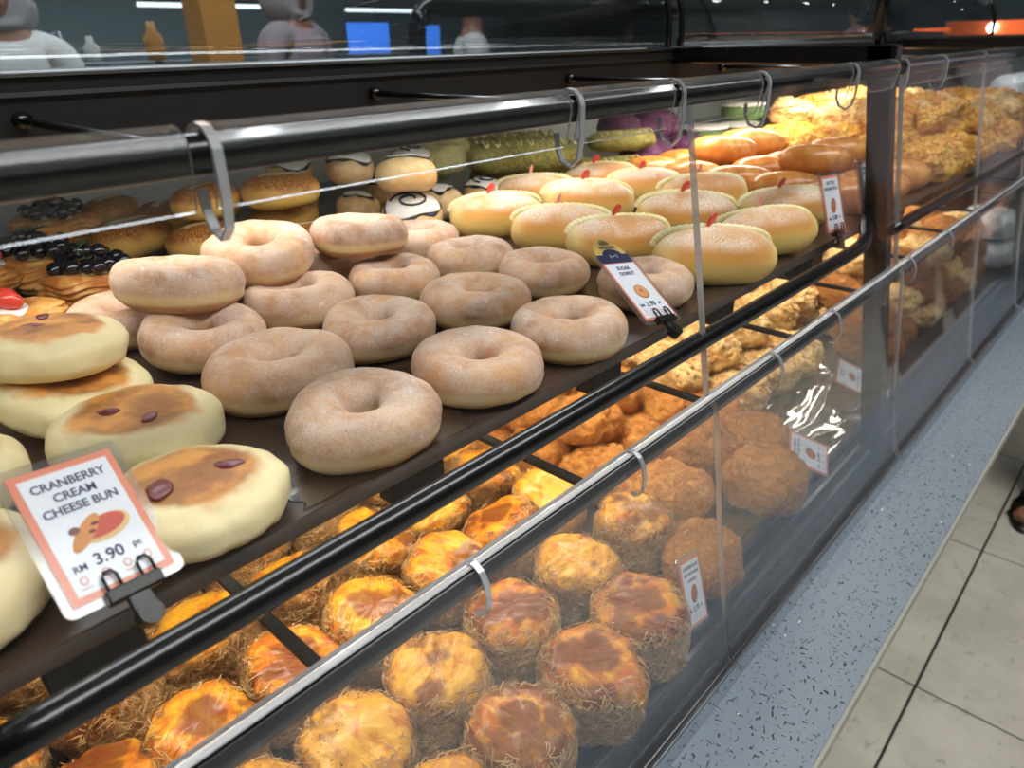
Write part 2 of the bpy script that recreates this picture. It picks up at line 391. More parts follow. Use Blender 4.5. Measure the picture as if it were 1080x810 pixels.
# ------------------------------------------------------------------ room
fl = struct(obj('floor', box((-5, -4, -.05), (12, 9, 0)), 'tiles', smooth=False))
struct(obj('ceiling', box((-5, -4, 3.0), (12, 9, 3.1)), 'ceiling_paint', smooth=False))
struct(obj('wall_back', box((-5, 8.9, 0), (12, 9.0, 3.0)), 'far_wall', smooth=False))
struct(obj('wall_right', box((11.9, -4, 0), (12, 8.9, 3.0)), 'far_wall', smooth=False))
struct(obj('wall_left', box((-5.1, -4, 0), (-5, 8.9, 3.0)), 'far_wall', smooth=False))
struct(obj('wall_front', box((-5, -4.1, 0), (11.9, -4, 3.0)), 'grey_panel', smooth=False))
def downlight(x, y, label):
    r = empty('ceiling_downlight', (x, y, 3.0)); tag(r, label, 'ceiling light', 'ceiling downlights')
    bm = bmesh.new(); bmesh.ops.create_cone(bm, cap_ends=True, segments=20, radius1=.075, radius2=.085, depth=.02, matrix=Matrix.Translation((0, 0, -.010)))
    obj('trim_ring', bm, 'white_paint', r, smooth=False)
    bm = bmesh.new(); bmesh.ops.create_cone(bm, cap_ends=True, segments=20, radius1=.055, radius2=.055, depth=.006, matrix=Matrix.Translation((0, 0, -.024)))
    obj('bulb', bm, 'lamp', r, smooth=False)
for i, y in enumerate((-.5, -1.5, -2.6)):
    for j, x in enumerate((-1.2, 0, 1.2, 2.4, 3.6)):
        downlight(x, y, 'round white downlight mirrored in the curved glass canopy, %s row, %s along' % (ORD[i], ORD[j]))

# ------------------------------------------------------------------ display case
def FY(z): return .208 + .1735*(z-.695)
CX0, CX1 = -.9, 3.15
ledge = empty('terrazzo_counter', (0, 0, 0)); tag(ledge, 'blue-grey speckled terrazzo counter ledge running along the foot of the glass case', 'counter')
obj('worktop', box((CX0-.3, .092, .674), (CX1, 1.3, .695), .0015), 'terrazzo', ledge, smooth=False)
obj('edge_strip', box((CX0-.3, .0885, .675), (CX1, .0925, .6935)), 'edge_trim', ledge, smooth=False)
obj('cabinet_body', box((CX0-.3, .30, .03), (CX1, 1.25, .674)), 'counter_body', ledge, smooth=False)
for x in (-.4, .6, 1.633, 2.6): obj('leg', box((x-.02, .19, 0), (x+.02, .215, .674), .003), 'black_metal', ledge, smooth=False)

case = empty('bread_display_case', (0, 0, .695)); tag(case, 'two-level black framed bakery case with clear acrylic front', 'display case')
def cpart(name, bm, mat, smooth=False, mats=None):
    o = obj(name, bm, mat, case, smooth, mats); o.matrix_parent_inverse = Matrix.Translation((0, 0, -.695)); return o
# posts lean with the front plane
def post(x):
    bm = bmesh.new(); fs = add_box(bm, (x-.012, 0, .70), (x+.012, .028, 1.256))
    for v in bm.verts: v.co.y += FY(v.co.z) + .002
    cpart('post', bm, 'black_plastic')
for x in (-.017, 1.032, 2.085, 3.1): post(x)
for x in (1.032, 2.085):
    bm = bmesh.new(); add_box(bm, (x-.012, .300, 1.235), (x+.012, .66, 1.258), .002); cpart('top_bracket', bm, 'black_plastic')
    bm = bmesh.new(); add_tube(bm, [(x, .325, 1.25), (x, .33, 1.31), (x, .36, 1.36), (x, .42, 1.40), (x, .60, 1.43)], .009, 10); cpart('canopy_arm', bm, 'black_plastic', True)
cpart('top_rail', tube([(CX0, .302, 1.2300), (CX1, .302, 1.2300)], .0084, 22), 'black_plastic', True)
for a, b in ((-.017, 1.032), (1.032, 2.085), (2.085, 3.1)):
    pts = [(a+.010, .2675, 1.0325), (a+.036, .2675, 1.0325), (b-.14, .2675, 1.0325), (b-.10, .269, 1.0335), (b-.075, .274, 1.038), (b-.05, .284, 1.046), (b-.025, .292, 1.049)]
    cpart('shelf_rail', tube(pts, .0084, 18), 'black_plastic', True)
cpart('middle_rail', tube([(CX0, .2585, .9675), (CX1, .2585, .9675)], .0092, 20), 'black_plastic', True)
cpart('rail_lip', box((CX0, .2515, .9792), (CX1, .2562, .9815), .0008), 'lip_plastic')
cpart('rail_groove', box((CX0, .2550, .9755), (CX1, .2600, .9792)), 'black_matte')
# bottom channel
bm = bmesh.new()
add_box(bm, (CX0, .196, .6955), (CX1, .262, .7035), .0015); add_box(bm, (CX0, .224, .7035), (CX1, .230, .712), .0008); add_box(bm, (CX0, .240, .7035), (CX1, .246, .713), .0008)
cpart('bottom_channel', bm, 'black_metal')
cpart('channel_trim_highlight', box((CX0, .2245, .7120), (CX1, .2295, .7126)), 'steel'); cpart('channel_trim_highlight', box((CX0, .2405, .7130), (CX1, .2455, .7136)), 'steel'); cpart('channel_trim_highlight', box((CX0, .2060, .7035), (CX1, .2080, .7055)), 'steel')  # thin steel lines added to brighten the ridges, standing in for highlights
cpart('channel_trim_highlight', box((CX0, .192, .6955), (CX1, .1955, .7010), .0006), 'steel')
# cross bars
for x in (-.07, .127, .355, .53, .729, .93, 1.13, 1.33, 1.53, 1.73, 1.93):
    cpart('cross_bar', box((x-.0035, .262, .9725), (x+.0035, .80, .9765)), 'black_matte')
# rods from the back beam to the top rail
for x in (.155, .462, .77, 1.17, 1.47, 1.77):
    cpart('support_rod', tube([(x, .309, 1.2255), (x, .612, 1.2255)], .0028, 10), 'black_plastic', True)
    cpart('rod_flange', tube([(x, .603, 1.2255), (x, .6115, 1.2255)], .006, 12), 'black_plastic', True)
# back beam, roof deck, rear wall
cpart('back_beam', box((CX0, .612, 1.192), (CX1, .70, 1.253), .001), 'black_matte')
cpart('beam_strip', box((CX0, .6085, 1.2405), (CX1, .6118, 1.2435)), 'steel')
cpart('canopy_sill', box((CX0, .6085, 1.2530), (CX1, .622, 1.2562), .0006), 'steel')
cpart('back_panel', box((CX0, 1.22, 1.03), (CX1, 1.235, 1.245)), 'pale_grey_panel')
cpart('roof_panel', box((CX0, .70, 1.238), (CX1, 1.235, 1.246)), 'grey_panel')
cpart('lower_back_panel', box((CX0, .92, .705), (CX1, .935, 1.010)), 'dark_panel')
cpart('end_panel', box((CX1, .30, .70), (CX1+.015, 1.235, 1.25)), 'grey_panel')
# upper shelf
bm = bmesh.new(); add_box(bm, (CX0, .311, 1.0185), (CX1, 1.22, 1.030), .001); cpart('upper_shelf', bm, 'tray')
for x in (.045, .245, .455, .665, .875, 1.25, 1.5, 1.75):
    cpart('shelf_bracket', box((x-.022, .314, 1.000), (x+.022, .330, 1.0185), .001), 'black_matte')
# lower tray
bm = bmesh.new(); add_box(bm, (CX0, .262, .700), (CX1, .92, .7135), .001); cpart('lower_tray', bm, 'tray')
# lamp housings for the strips
for a, b in ((-.06, .96), (1.09, 2.42)):
    cpart('light_strip_housing', box((a, .645, 1.187), (b, .675, 1.192)), 'white_paint')
    cpart('light_strip_housing', box((a, .485, 1.0015), (b, .515, 1.006)), 'white_paint')
# acrylic panes
PX = [-.51, .0, .525, 1.046, 1.05, 1.49, 1.90, 2.45]
for a, b in zip(PX, PX[1:]):
    if b-a < .1: continue
    g = .0022
    bm = bmesh.new(); add_ribbon(bm, [(FY(.984)-.001, .984), (FY(1.10)-.001, 1.10), (FY(1.222)-.001, 1.222)], a+g, b-g, .0036)
    cpart('upper_pane', bm, None, mats=['acrylic', 'acrylic_edge'])
    bm = bmesh.new()
    pr = [(.182, .7005), (.190, .7015), (.196, .705), (.2005, .711), (FY(.73)-.008, .73), (FY(.85)-.007, .85), (FY(.950)-.010, .950), (FY(.964)-.010, .964), (.2465, .9745), (.2500, .9790)]
    add_ribbon(bm, pr, a+g, b-g, .0030); cpart('lower_pane', bm, None, mats=['acrylic_low', 'acrylic_edge'])
# acrylic sheaths hooked over the top rail: back of rail, over it, short flap down the front
def sheath(a, b):
    pr = [(.3115, 1.2235), (.3125, 1.231)]
    for k in range(9):
        t = PI*.95*k/8; pr.append((.302+.0098*math.cos(t+.12), 1.2315+.0092*math.sin(t+.12)))
    pr += [(.2925, 1.228), (.2960, 1.212), (.2972, 1.2085)]
    bm = bmesh.new(); add_ribbon(bm, pr[::-1], a, b, .0015, (0, 1), (0, 1, 2))
    cpart('rail_sheath', bm, None, mats=['acrylic_sheath', 'acrylic_edge', 'acrylic'], smooth=False)
def hook(x, zc, yc, r, drop, w_=.0022):
    pr = [(yc+r*1.1, zc+.001)]
    for k in range(7): t = .15+PI*.9*k/6; pr.append((yc+r*math.cos(t), zc+r*math.sin(t)*.95))
    pr += [(yc-r, zc-drop*.5), (yc-r*.8, zc-drop*.85), (yc-r*.3, zc-drop), (yc+r*.35, zc-drop*.92), (yc+r*.75, zc-drop*.7), (yc+r*.8, zc-drop*.45)]
    bm = bmesh.new(); add_ribbon(bm, pr[::-1], x-w_, x+w_, .0013, (0, 0)); cpart('acrylic_hook', bm, None, mats=['acrylic_edge'])
segs = [(-.40, .128), (.137, .371), (.379, .494), (.504, .640), (.650, .86), (.872, 1.018), (1.05, 1.22), (1.23, 1.46), (1.47, 1.9)]
for a, b in segs: sheath(a, b)
for a, b in segs[1:]: hook(a+.002, 1.2310, .302, .0108, .036)
for x in (.232, .405, .655, .815, 1.10, 1.30):
    pr = [(.2560, .9835), (.2505, .9837), (.2450, .9805), (.2410, .9735), (.2390, .9645), (.2395, .9555), (.2420, .9480), (.2460, .9445), (.2505, .9450)]
    bm = bmesh.new(); add_ribbon(bm, pr, x-.0022, x+.0022, .0014, (0, 0)); cpart('acrylic_hook', bm, None, mats=['acrylic_edge'])

# canopy glass behind the rail
def canopy(x0, x1):
    r = empty('curved_glass_canopy', ((x0+x1)/2, .62, 1.256))
    pr = [(.618+.0, 1.257)] + [(.618+.16*(1-math.cos(t)), 1.275+.16*math.sin(t)) for t in [PI/2*k/14 for k in range(15)]] + [(1.10, 1.437)]
    bm = bmesh.new(); add_ribbon(bm, pr, x0, x1, -.003)
    g = obj('glass', bm, None, r, True, ['canopy_glass', 'acrylic_edge']); g.matrix_parent_inverse = Matrix.Translation(-r.location)
    for x in (x0, x1):
        b2 = bmesh.new(); add_tube(b2, [(x, p[0], p[1]) for p in pr], .0055, 8); e = obj('end_frame', b2, 'black_plastic', r); e.matrix_parent_inverse = Matrix.Translation(-r.location)
    b2 = bmesh.new(); add_box(b2, (x0, 1.10, 1.246), (x1, 1.115, 1.44)); e = obj('rear_frame', b2, 'black_matte', r, False); e.matrix_parent_inverse = Matrix.Translation(-r.location)
    bpy.data.objects.remove(e)
    return r
tag(canopy(-.9, 1.015), 'long tinted curved glass canopy above the donuts, reflecting shop lights', 'canopy')
tag(canopy(1.05, 3.1), 'dark curved glass canopy beyond the black post at the right', 'canopy')

# ------------------------------------------------------------------ breads: prototypes
def donut_proto(seed):
    Rm, r = .0330, .0200
    rn = random.Random(seed); bm = bmesh.new(); nu, nv = 64, 28; rings = []
    e = rn.uniform(.94, 1.0); ph = rn.uniform(0, 6)
    for i in range(nu):
        u = 2*PI*i/nu; ring = []
        for j in range(nv):
            v = 2*PI*j/nv; cv, sv = math.cos(v), math.sin(v)
            rr = Rm*(1+.03*math.cos(2*u+ph)) + r*sgnp(cv, .92)*(1+.05*math.sin(3*u+ph))
            z = .0200*sgnp(sv, .90)
            if cv > 0: rr -= .0020*math.exp(-((z+.0060+.002*math.sin(2*u+ph))/.0016)**2)*(.6+.4*math.sin(3*u+seed))      # pale seam round the side
            if cv < 0 and z < 0: rr -= 0.0
            p = Vector((rr*math.cos(u), rr*math.sin(u)*e, z)); d = Vector((cv*math.cos(u), cv*math.sin(u), sv))
            p += d*(.0036*nz(p, 26, seed) + .0010*nz(p, 90, seed+5))
            if p.z < -.0185: p.z = -.0185 + (p.z+.0185)*.15
            ring.append(bm.verts.new(p))
        rings.append(ring)
    for i in range(nu):
        for j in range(nv):
            A, B = rings[i], rings[(i+1) % nu]; k = (j+1) % nv
            bm.faces.new((A[j], B[j], B[k], A[k]))
    return obj('sugar_donut', bm, 'donut')
DN = [donut_proto(s) for s in (1, 2, 3, 4)]

def cheese_proto(seed, berries):
    def fn(t, p):
        st, ct = math.sin(t), math.cos(t); k = 1+.02*math.cos(2*p+seed)
        v = Vector((.052*sgnp(st, .72)*math.cos(p)*k, .052*sgnp(st, .72)*math.sin(p), .0215*sgnp(ct, .72)))
        rr = math.hypot(v.x, v.y)
        if ct > 0: v.z -= .0030*math.exp(-(rr/.026)**2) - .0014*math.exp(-((rr-.038)/.006)**2)
        v += v.normalized()*(.0036*nz(v, 22, seed) + .0014*nz(v, 70, seed) + .0022*(.5-abs(nz((v.x, v.y, v.z*.5), 75, seed+4))))
        if v.z < -.0195: v.z = -.0195 + (v.z+.0195)*.15
        return v
    o = obj('cranberry_bun', surf(fn, 36, 64), 'cheese_bun')
    for i, (x, y, s) in enumerate(berries):
        bm = surf(ellip(.0066*s, .0040*s, .0020, amp=.0016, fs=170, seed=i+seed), 16, 26)
        c = obj('cranberry', bm, 'cranberry', o); c.location = (x, y, .0190 - .0030*math.exp(-(math.hypot(x, y)/.026)**2) + .0026); c.rotation_euler = (0, 0, i*1.3+seed)
    return o
CH = [cheese_proto(1, [(-.020, .000, 1.75), (.018, -.010, 1.35)]), cheese_proto(2, [(-.006, .014, 1.15), (-.012, -.016, 1.15)]),
      cheese_proto(3, [(-.020, .012, 1), (.012, .010, .9)]), cheese_proto(4, [(.010, .004, 1.3), (.018, -.018, 1.2)])]

def puff_proto(seed):
    def fn(t, p):
        st, ct = math.sin(t), math.cos(t)
        a = .0435*(1+.03*nz((math.cos(p), math.sin(p), 0), 1.4, seed))
        v = Vector((a*sgnp(st, .36)*math.cos(p), a*sgnp(st, .36)*math.sin(p), .034*sgnp(ct, .42)))
        k = .0050*nz(v, 30, seed) + .0016*nz(v, 95, seed)
        if ct > .2: k += .0022*(1-abs(nz((v.x*1, v.y*.35, v.z), 80, seed+2))*2)
        v += v.normalized()*k
        if v.z < -.032: v.z = -.032 + (v.z+.032)*.1
        return v
    bm = surf(fn, 44, 72)
    sp = spots_on(bm, 2600, seed, lambda c: -.034 < c.z < .024 and math.hypot(c.x, c.y) > .034)
    sp += spots_on(bm, 200, seed+7, lambda c: .020 < c.z < .032 and math.hypot(c.x, c.y) > .030)
    o = obj('floss_pastry', bm, 'puff')
    fb = bmesh.new(); add_fibers(fb, sp, .0100, .00066, seed, lift=.6)
    obj('floss_coating', fb, 'floss', o)
    return o
PF = [puff_proto(s) for s in (11, 12, 13, 14)]

def floss_bun_proto(name, seed, mat, rx, ry, rz, nf=2200, ln=.0085, wd=.0005, amp=.008, fine=.0022):
    bm = surf(ellip(rx, ry, rz, .85, .95, amp, 34, seed, -rz*.8, fine, 150, .0035), 40, 60)
    sp = spots_on(bm, nf, seed, lambda c: c.z > -rz*.75)
    o = obj(name, bm, mat); fb = bmesh.new(); add_fibers(fb, sp, ln, wd, seed, lift=.35)
    obj('floss_coating', fb, mat, o); return o
FO = [floss_bun_proto('chicken_floss_bun', s, 'floss_orange', .050, .044, .030) for s in (21, 22)]
FB = [floss_bun_proto('brown_floss_bun', s, 'floss_brown', .058, .046, .033, amp=.008) for s in (24, 25)]
def crumb_proto(name, seed, mat, rx, ry, rz):
    bm = surf(ellip(rx, ry, rz, .85, .95, .010, 38, seed, -rz*.8, .0030, 210, .006), 40, 60)
    sp = spots_on(bm, 260, seed+1, lambda c: c.z > 0)
    o = obj(name, bm, mat); cb = bmesh.new(); rn = random.Random(seed)
    for p, n_ in sp:
        s = rn.uniform(.0014, .0034); m = Matrix.Translation(p+n_*s*.3) @ Euler((rn.uniform(0, 6), rn.uniform(0, 6), 0)).to_matrix().to_4x4() @ Matrix.Diagonal((s*1.5, s, s*.7, 1))
        bmesh.ops.create_icosphere(cb, subdivisions=1, radius=1, matrix=m)
    obj('crumb_topping', cb, mat, o); return o
CR = [crumb_proto('crumb_bun', s, 'crumb_pale', .052, .044, .028) for s in (31, 32)]
CY = [crumb_proto('cheese_crumb_bun', s, 'crumb_yellow', .054, .046, .030) for s in (33, 34)]

def cream_proto(seed, fruit):
    def body(t, p):
        st, ct = math.sin(t), math.cos(t)
        v = Vector((.066*ct, .034*sgnp(st, .74)*math.cos(p), .0315*sgnp(st, .74)*math.sin(p)))
        if v.z > .008: v.z -= .0050*math.exp(-((v.y-.012)/.0035)**2)*max(0, 1-(v.x/.064)**4)
        v += v.normalized()*(.0020*nz(v, 26, seed))
        if v.z < -.0235: v.z = -.0235+(v.z+.0235)*.12
        return v
    o = obj('cream_bun', surf(body, 44, 40), 'cream_bun')
    cb = bmesh.new(); n = 70; prev = None; seg = 10                    # scalloped piped cream along the split, wrapping the ends
    for i in range(n+1):
        u = -1+2*i/n; a = u*1.45; cx_ = .0655*math.sin(a); zz = .0290*math.cos(a)**.50
        sc_ = .0026*(1+.45*abs(math.sin(i*PI/3.2)))
        tx = Vector((math.cos(a), 0, -math.sin(a)*.4)).normalized(); nn = Vector((math.sin(a)*.5, 0, math.cos(a))).normalized(); sd = Vector((0, 1, 0))
        ring = [cb.verts.new(Vector((cx_, .012+.0018*math.sin(u*5+seed), zz)) + nn*sc_*1.1*math.sin(2*PI*k/seg) + sd*sc_*1.35*math.cos(2*PI*k/seg)) for k in range(seg)]
        if prev:
            for k in range(seg): cb.faces.new((prev[k], prev[(k+1) % seg], ring[(k+1) % seg], ring[k]))
        else: cb.faces.new(ring)
        prev = ring
    cb.faces.new(prev); obj('piped_cream', cb, 'yellow_cream', o)
    fb = surf(ellip(.0082, .0024, .0085, .9, 1, .0008, 200, seed), 10, 14)
    f = obj('strawberry_slice', fb, fruit, o); f.location = (-.004, .011, .036); f.rotation_euler = (.25, .1, .7)
    return o
CB = [cream_proto(41, 'strawberry'), cream_proto(42, 'strawberry'), cream_proto(43, 'strawberry_pink')]
for c in CB[2:]:
    for ch in c.children:
        if ch.name.startswith('strawberry'): ch.scale = (.35, 1, 1.1)

def roll_proto(seed):
    o = obj('butter_roll', surf(ellip(.060, .034, .026, .85, 1, .0025, 24, seed, -.021), 26, 34), 'butter_roll'); return o
RL = [roll_proto(s) for s in (51, 52)]
def speckled_proto(seed, double=False):
    def fn(t, p):
        v = ellip(.050 if not double else .062, .036, .023, .85, 1, .003, 30, seed, -.019)(t, p)
        if double: v.y *= 1-.22*math.exp(-((v.x)/.014)**2); v.z *= 1-.22*math.exp(-((v.x)/.014)**2) if v.z > 0 else 1
        return v
    return obj('cheese_speckled_bun', surf(fn, 30, 40), 'speckled_bun')
SP = [speckled_proto(61), speckled_proto(62)]
def choc_proto(seed, kind):
    o = obj('iced_bun', surf(ellip(.041, .035, .0235, .80, .95, .002, 26, seed, -.020), 28, 36), 'pale_bun')
    def cap(t, p):
        lim = (1.12, .62)[kind]+.16*math.sin(3*p+seed)+.08*math.sin(7*p)
        tt = min(t, PI*.999)/PI*lim
        v = ellip(.0425, .0365, .0252, .80, .95, .0022, 40, seed)(tt if t < PI*.97 else lim*.97, p)
        if t > PI*.97: v *= .9
        return v
    obj('black_icing', surf(cap, 18, 40), 'black_cream', o)
    def cap2(t, p):
        lim = (.98, .48)[kind]+.16*math.sin(3*p+seed); tt = min(t, PI*.999)/PI*lim
        v = ellip(.0432, .0372, .0266, .80, .95, .0018, 40, seed+2)(tt, p)
        if t > PI*.97: v.z -= .003
        return v
    obj('white_icing', surf(cap2, 16, 36), 'white_cream', o)
    pts = [((.006+.0022*q/2)*math.cos(q*.55)*1.1, (.006+.0022*q/2)*math.sin(q*.55)*.9, .0285-.00022*q) for q in range(18)]
    if not kind: obj('icing_swirl', tube(pts, .0016, 6), 'black_cream', o)
    return o
CI = [choc_proto(71, 0), choc_proto(72, 1)]
def green_proto(seed, L, n_):
    bm = surf(lambda t, p: (lambda v: v + v.normalized()*(.004*nz(v, 50, seed)))(Vector((L*sgnp(math.cos(t), .8), .028*sgnp(math.sin(t), .6)*math.cos(p), .026*sgnp(math.sin(t), .6)*math.sin(p)))), 60, 32)
    sp = spots_on(bm, 1400, seed); o = obj('green_floss_roll', bm, 'green_floss')
    fb = bmesh.new(); add_fibers(fb, sp, .006, .0005, seed); obj('floss_coating', fb, 'green_floss', o)
    pts = []
    for k in range(90):
        u = -1+2*k/89; pts.append((L*.85*u, .017*math.sin(k*.62), .0272-.007*abs(math.sin(k*.62))))
    obj('cream_drizzle', tube(pts, .0018, 6), 'pale_green_bun', o); return o
GR = green_proto(81, .095, 0)
def blob_proto(name, mat, seed, rx, ry, rz, amp=.004, fib=0):
    bm = surf(ellip(rx, ry, rz, .85, 1, amp, 36, seed, -rz*.8, .001, 150), 26, 34); sp = spots_on(bm, fib, seed) if fib else None
    o = obj(name, bm, mat)
    if fib: fb = bmesh.new(); add_fibers(fb, sp, .007, .0006, seed); obj('floss_coating', fb, mat, o)
    return o
PU = blob_proto('purple_floss_bun', 'purple_floss', 91, .046, .042, .030, .005, 700)
PG = blob_proto('pale_green_bun', 'pale_green_bun', 92, .052, .034, .024, .004, 500)
GB = blob_proto('green_bun', 'green_bun', 93, .050, .034, .020)
ic = obj('cream_layer', surf(ellip(.053, .037, .006, .7, 1, .002, 40, 94), 16, 34), 'white_cream', GB); ic.location = (0, 0, .016)

def danish_proto(seed, fruit, count):
    def fn(t, p):
        st, ct = math.sin(t), math.cos(t); sq = 1/max(abs(math.cos(p)), abs(math.sin(p)))**.55
        v = Vector((.043*sgnp(st, .7)*math.cos(p)*sq, .043*sgnp(st, .7)*math.sin(p)*sq, .0185*sgnp(ct, .8)))
        rr = math.hypot(v.x, v.y)
        if ct > 0: v.z -= .010*math.exp(-(rr/.022)**2)
        if rr > .02: v += Vector((v.x, v.y, 0)).normalized()*.0020*math.sin(v.z*900+9*nz(v, 30, seed))   # flaky layers
        v += v.normalized()*(.012*nz(v, 36, seed))
        if v.z < -.016: v.z = -.016+(v.z+.016)*.1
        return v
    o = obj('fruit_danish', surf(fn, 60, 72), 'danish'); rn = random.Random(seed)
    bb = bmesh.new()
    cream = obj('custard', surf(ellip(.026, .026, .007, .8, 1, .002, 60, seed), 12, 24), 'yellow_cream' if fruit == 'blueberry' else 'white_cream', o); cream.location = (0, 0, .010)
    me = None
    for i in range(count):
        a = i*2.4; rr = .006*math.sqrt(i)*1.35 if fruit == 'blueberry' else .012
        if me is None:
            b = obj('blueberry' if fruit == 'blueberry' else 'strawberry', surf(ellip(.0078, .0072, .0070, 1, 1, .0004, 200, i) if fruit == 'blueberry' else ellip(.013, .009, .008, .9, 1, .001, 100, i), 14, 20), fruit, o); me = b
        else: b = me.copy(); C.objects.link(b); b.parent = o
        b.location = (rr*math.cos(a), rr*math.sin(a), .021+rn.uniform(0, .003) + (.010 if i < 4 and fruit == 'blueberry' else 0)); b.rotation_euler = (rn.uniform(0, 3), rn.uniform(0, 3), a)
    if fruit == 'blueberry':
        tb = bmesh.new(); add_tube(tb, [(-.018, .002, .034), (0, .006, .040), (.024, .004, .038)], .0008, 5)
        for k in range(14):
            x = -.016+.0028*k; add_tube(tb, [(x, .004, .038), (x+.003, .004+(.006 if k % 2 else -.006), .042)], [.0006, .0002], 4)
        obj('rosemary_sprig', tb, 'stem_green', o)
    return o
DB = danish_proto(101, 'blueberry', 17)
DS = danish_proto(102, 'strawberry', 4)

# ------------------------------------------------------------------ breads: placing
D_ = [ # x, y, z, size, tilt, proto, label
 (.235, .354, 1.0495, 1.03, (0, 0, .3), 0, 'large sugared ring donut at the tray front, lowest donut in view'),
 (.341, .353, 1.0495, .985, (0, 0, 1.3), 1, 'sugared ring donut on the tray edge, second from the cranberry buns'),
 (.446, .350, 1.0495, .98, (0, 0, 2.2), 2, 'sugared ring donut on the tray edge, just left of the sugar donut card'),
 (.591, .368, 1.0495, .98, (0, 0, .8), 3, 'sugared ring donut behind and right of the sugar donut card'),
 (.238, .463, 1.0495, 1.05, (0, 0, 2.9), 3, 'sugared ring donut in the second row, nearest the cranberry buns'),
 (.343, .478, 1.0495, 1.0, (0, 0, .4), 0, 'golden sugared ring donut in the middle of the second row'),
 (.446, .461, 1.0495, 1.0, (0, 0, 1.9), 1, 'sugared ring donut in the second row, left of the one touching the card'),
 (.556, .470, 1.0495, .98, (0, 0, .2), 2, 'sugared ring donut beside the yellow top of the sugar donut card'),
 (.229, .566, 1.0530, 1.0, (.10, -.06, 1.1), 1, 'pinkish sugared ring donut in the third row with its hole turned away'),
 (.333, .590, 1.0510, 1.04, (.05, .04, 2.4), 2, 'sugared ring donut in the third row between the two stacked ones'),
 (.438, .575, 1.0500, .98, (0, .03, .9), 3, 'orange-tinted sugared ring donut in the third row, below the upper right one'),
 (.545, .572, 1.0500, .98, (.03, 0, 2.8), 0, 'sugared ring donut at the right end of the third row, beside the cream buns'),
 (.205, .672, 1.0500, 1.0, (0, 0, .5), 0, 'sugared ring donut half hidden under the top left donut'),
 (.320, .690, 1.0500, 1.0, (0, 0, 1.5), 1, 'sugared ring donut beneath the back stacked donut'),
 (.430, .684, 1.0500, 1.0, (0, 0, 2.5), 3, 'sugared ring donut under the top right donut, mostly hidden'),
 (.562, .680, 1.0500, 1.0, (0, 0, 1.2), 2, 'sugared ring donut at the back, against the black-iced buns'),
 (.238, .617, 1.0870, 1.04, (.14, -.05, 2.1), 2, 'sugared ring donut stacked on top at the left, seen edge on'),
 (.335, .650, 1.0880, 1.05, (.16, -.10, .4), 3, 'sugared ring donut stacked on top at the back, tilted towards the rolls'),
 (.442, .632, 1.0870, 1.0, (.06, .02, 1.7), 1, 'sugared ring donut stacked on top at the right, pale seam showing'),
]
for x, y, z, s, rt, k, lb in D_: put(DN[k], (x, y, z-.0015), rt, (s*.985, s*.985, s*.93), lb, 'donut', 'sugar donuts on the upper shelf')
K_ = [
 (.118, .347, 1.0490, .94, (-.04, .02, .15), 0, 'cranberry bun at the tray edge, just right of the cranberry card'),
 (.127, .446, 1.0505, .98, (.03, .03, .7), 1, 'cranberry bun in the second row, toasted top with two small berries'),
 (.118, .532, 1.0560, .95, (.24, .06, .3), 2, 'cranberry bun leaning under the topmost one, showing no berries'),
 (.116, .546, 1.0895, .93, (.10, -.04, 2.2), 3, 'topmost cranberry bun, toasted top with two berries near the left edge'),
 (.018, .470, 1.0515, 1.0, (0, 0, 1.2), 2, 'cranberry bun at the left edge, directly above the cranberry card'),
 (.000, .364, 1.0505, 1.0, (-.04, 0, 2.6), 3, 'cranberry bun behind the left side of the cranberry card'),
 (.012, .560, 1.0510, 1.0, (0, 0, .6), 1, 'cranberry bun cut off by the left edge above the one over the card'),
 (.000, .660, 1.0515, .98, (0, 0, .6), 2, 'cranberry bun at far left below the topmost one'),
]
for x, y, z, s, rt, k, lb in K_: put(CH[k], (x, y, z-.0022-(.004 if z > 1.08 else 0)), rt, (s, s, s*.87), lb, 'bun', 'cranberry cream cheese buns')
S_ = [
 (.355, 1.10, 1.062, .9, .5, 0, 'speckled bun at the far back left, behind the blueberry danish'),
 (.385, 1.00, 1.062, .95, .9, 1, 'speckled bun in the back row, next to the rear one'),
 (.320, .945, 1.056, 1.05, .2, 0, 'speckled bun with a pale cheese line, beside the rear danish'),
 (.375, .860, 1.056, .95, .1, 1, 'speckled bun lying behind the stacked donut'),
 (.395, .880, 1.098, .92, .3, 1, 'speckled bun on top of the pile, left half of the top pair'),
 (.480, .850, 1.100, 1.0, -.35, 0, 'speckled bun on top of the pile, right half of the top pair'),
 (.510, .900, 1.058, .95, -.2, 1, 'speckled bun under the top pair, beside the iced buns'),
 (.455, 1.02, 1.060, 1.0, -.2, 0, 'speckled bun at the back behind the top pair'),
 (.470, .780, 1.054, .8, -.2, 1, 'dark speckled bun behind the top right donut'),
]
for x, y, z, s, a, k, lb in S_: put(SP[k], (x, y, z), (0, 0, a), s, lb, 'bun', 'cheese-speckled buns')
B_ = [(.205, .905, 1.052, .4, 'blueberry danish in the middle of the left pile, rosemary on top'), (.225, .800, 1.050, 1.0, 'blueberry danish nearest the donuts with glossy dark berries'),
      (.265, 1.035, 1.066, .2, 'blueberry danish at the far back left under the rail')]
for x, y, z, a, lb in B_: put(DB, (x, y, z), (0, 0, a), 1.06, lb, 'danish', 'blueberry danishes')
for x, y, z, a, lb in ((.125, .735, 1.050, .6, 'strawberry danish above the topmost cranberry bun'), (.150, .900, 1.056, .9, 'strawberry danish at the left edge behind the front one'), (.095, .82, 1.050, .1, 'strawberry danish cut off by the left edge')):
    put(DS, (x, y, z), (0, 0, a), 1.0, lb, 'danish', 'strawberry danishes')
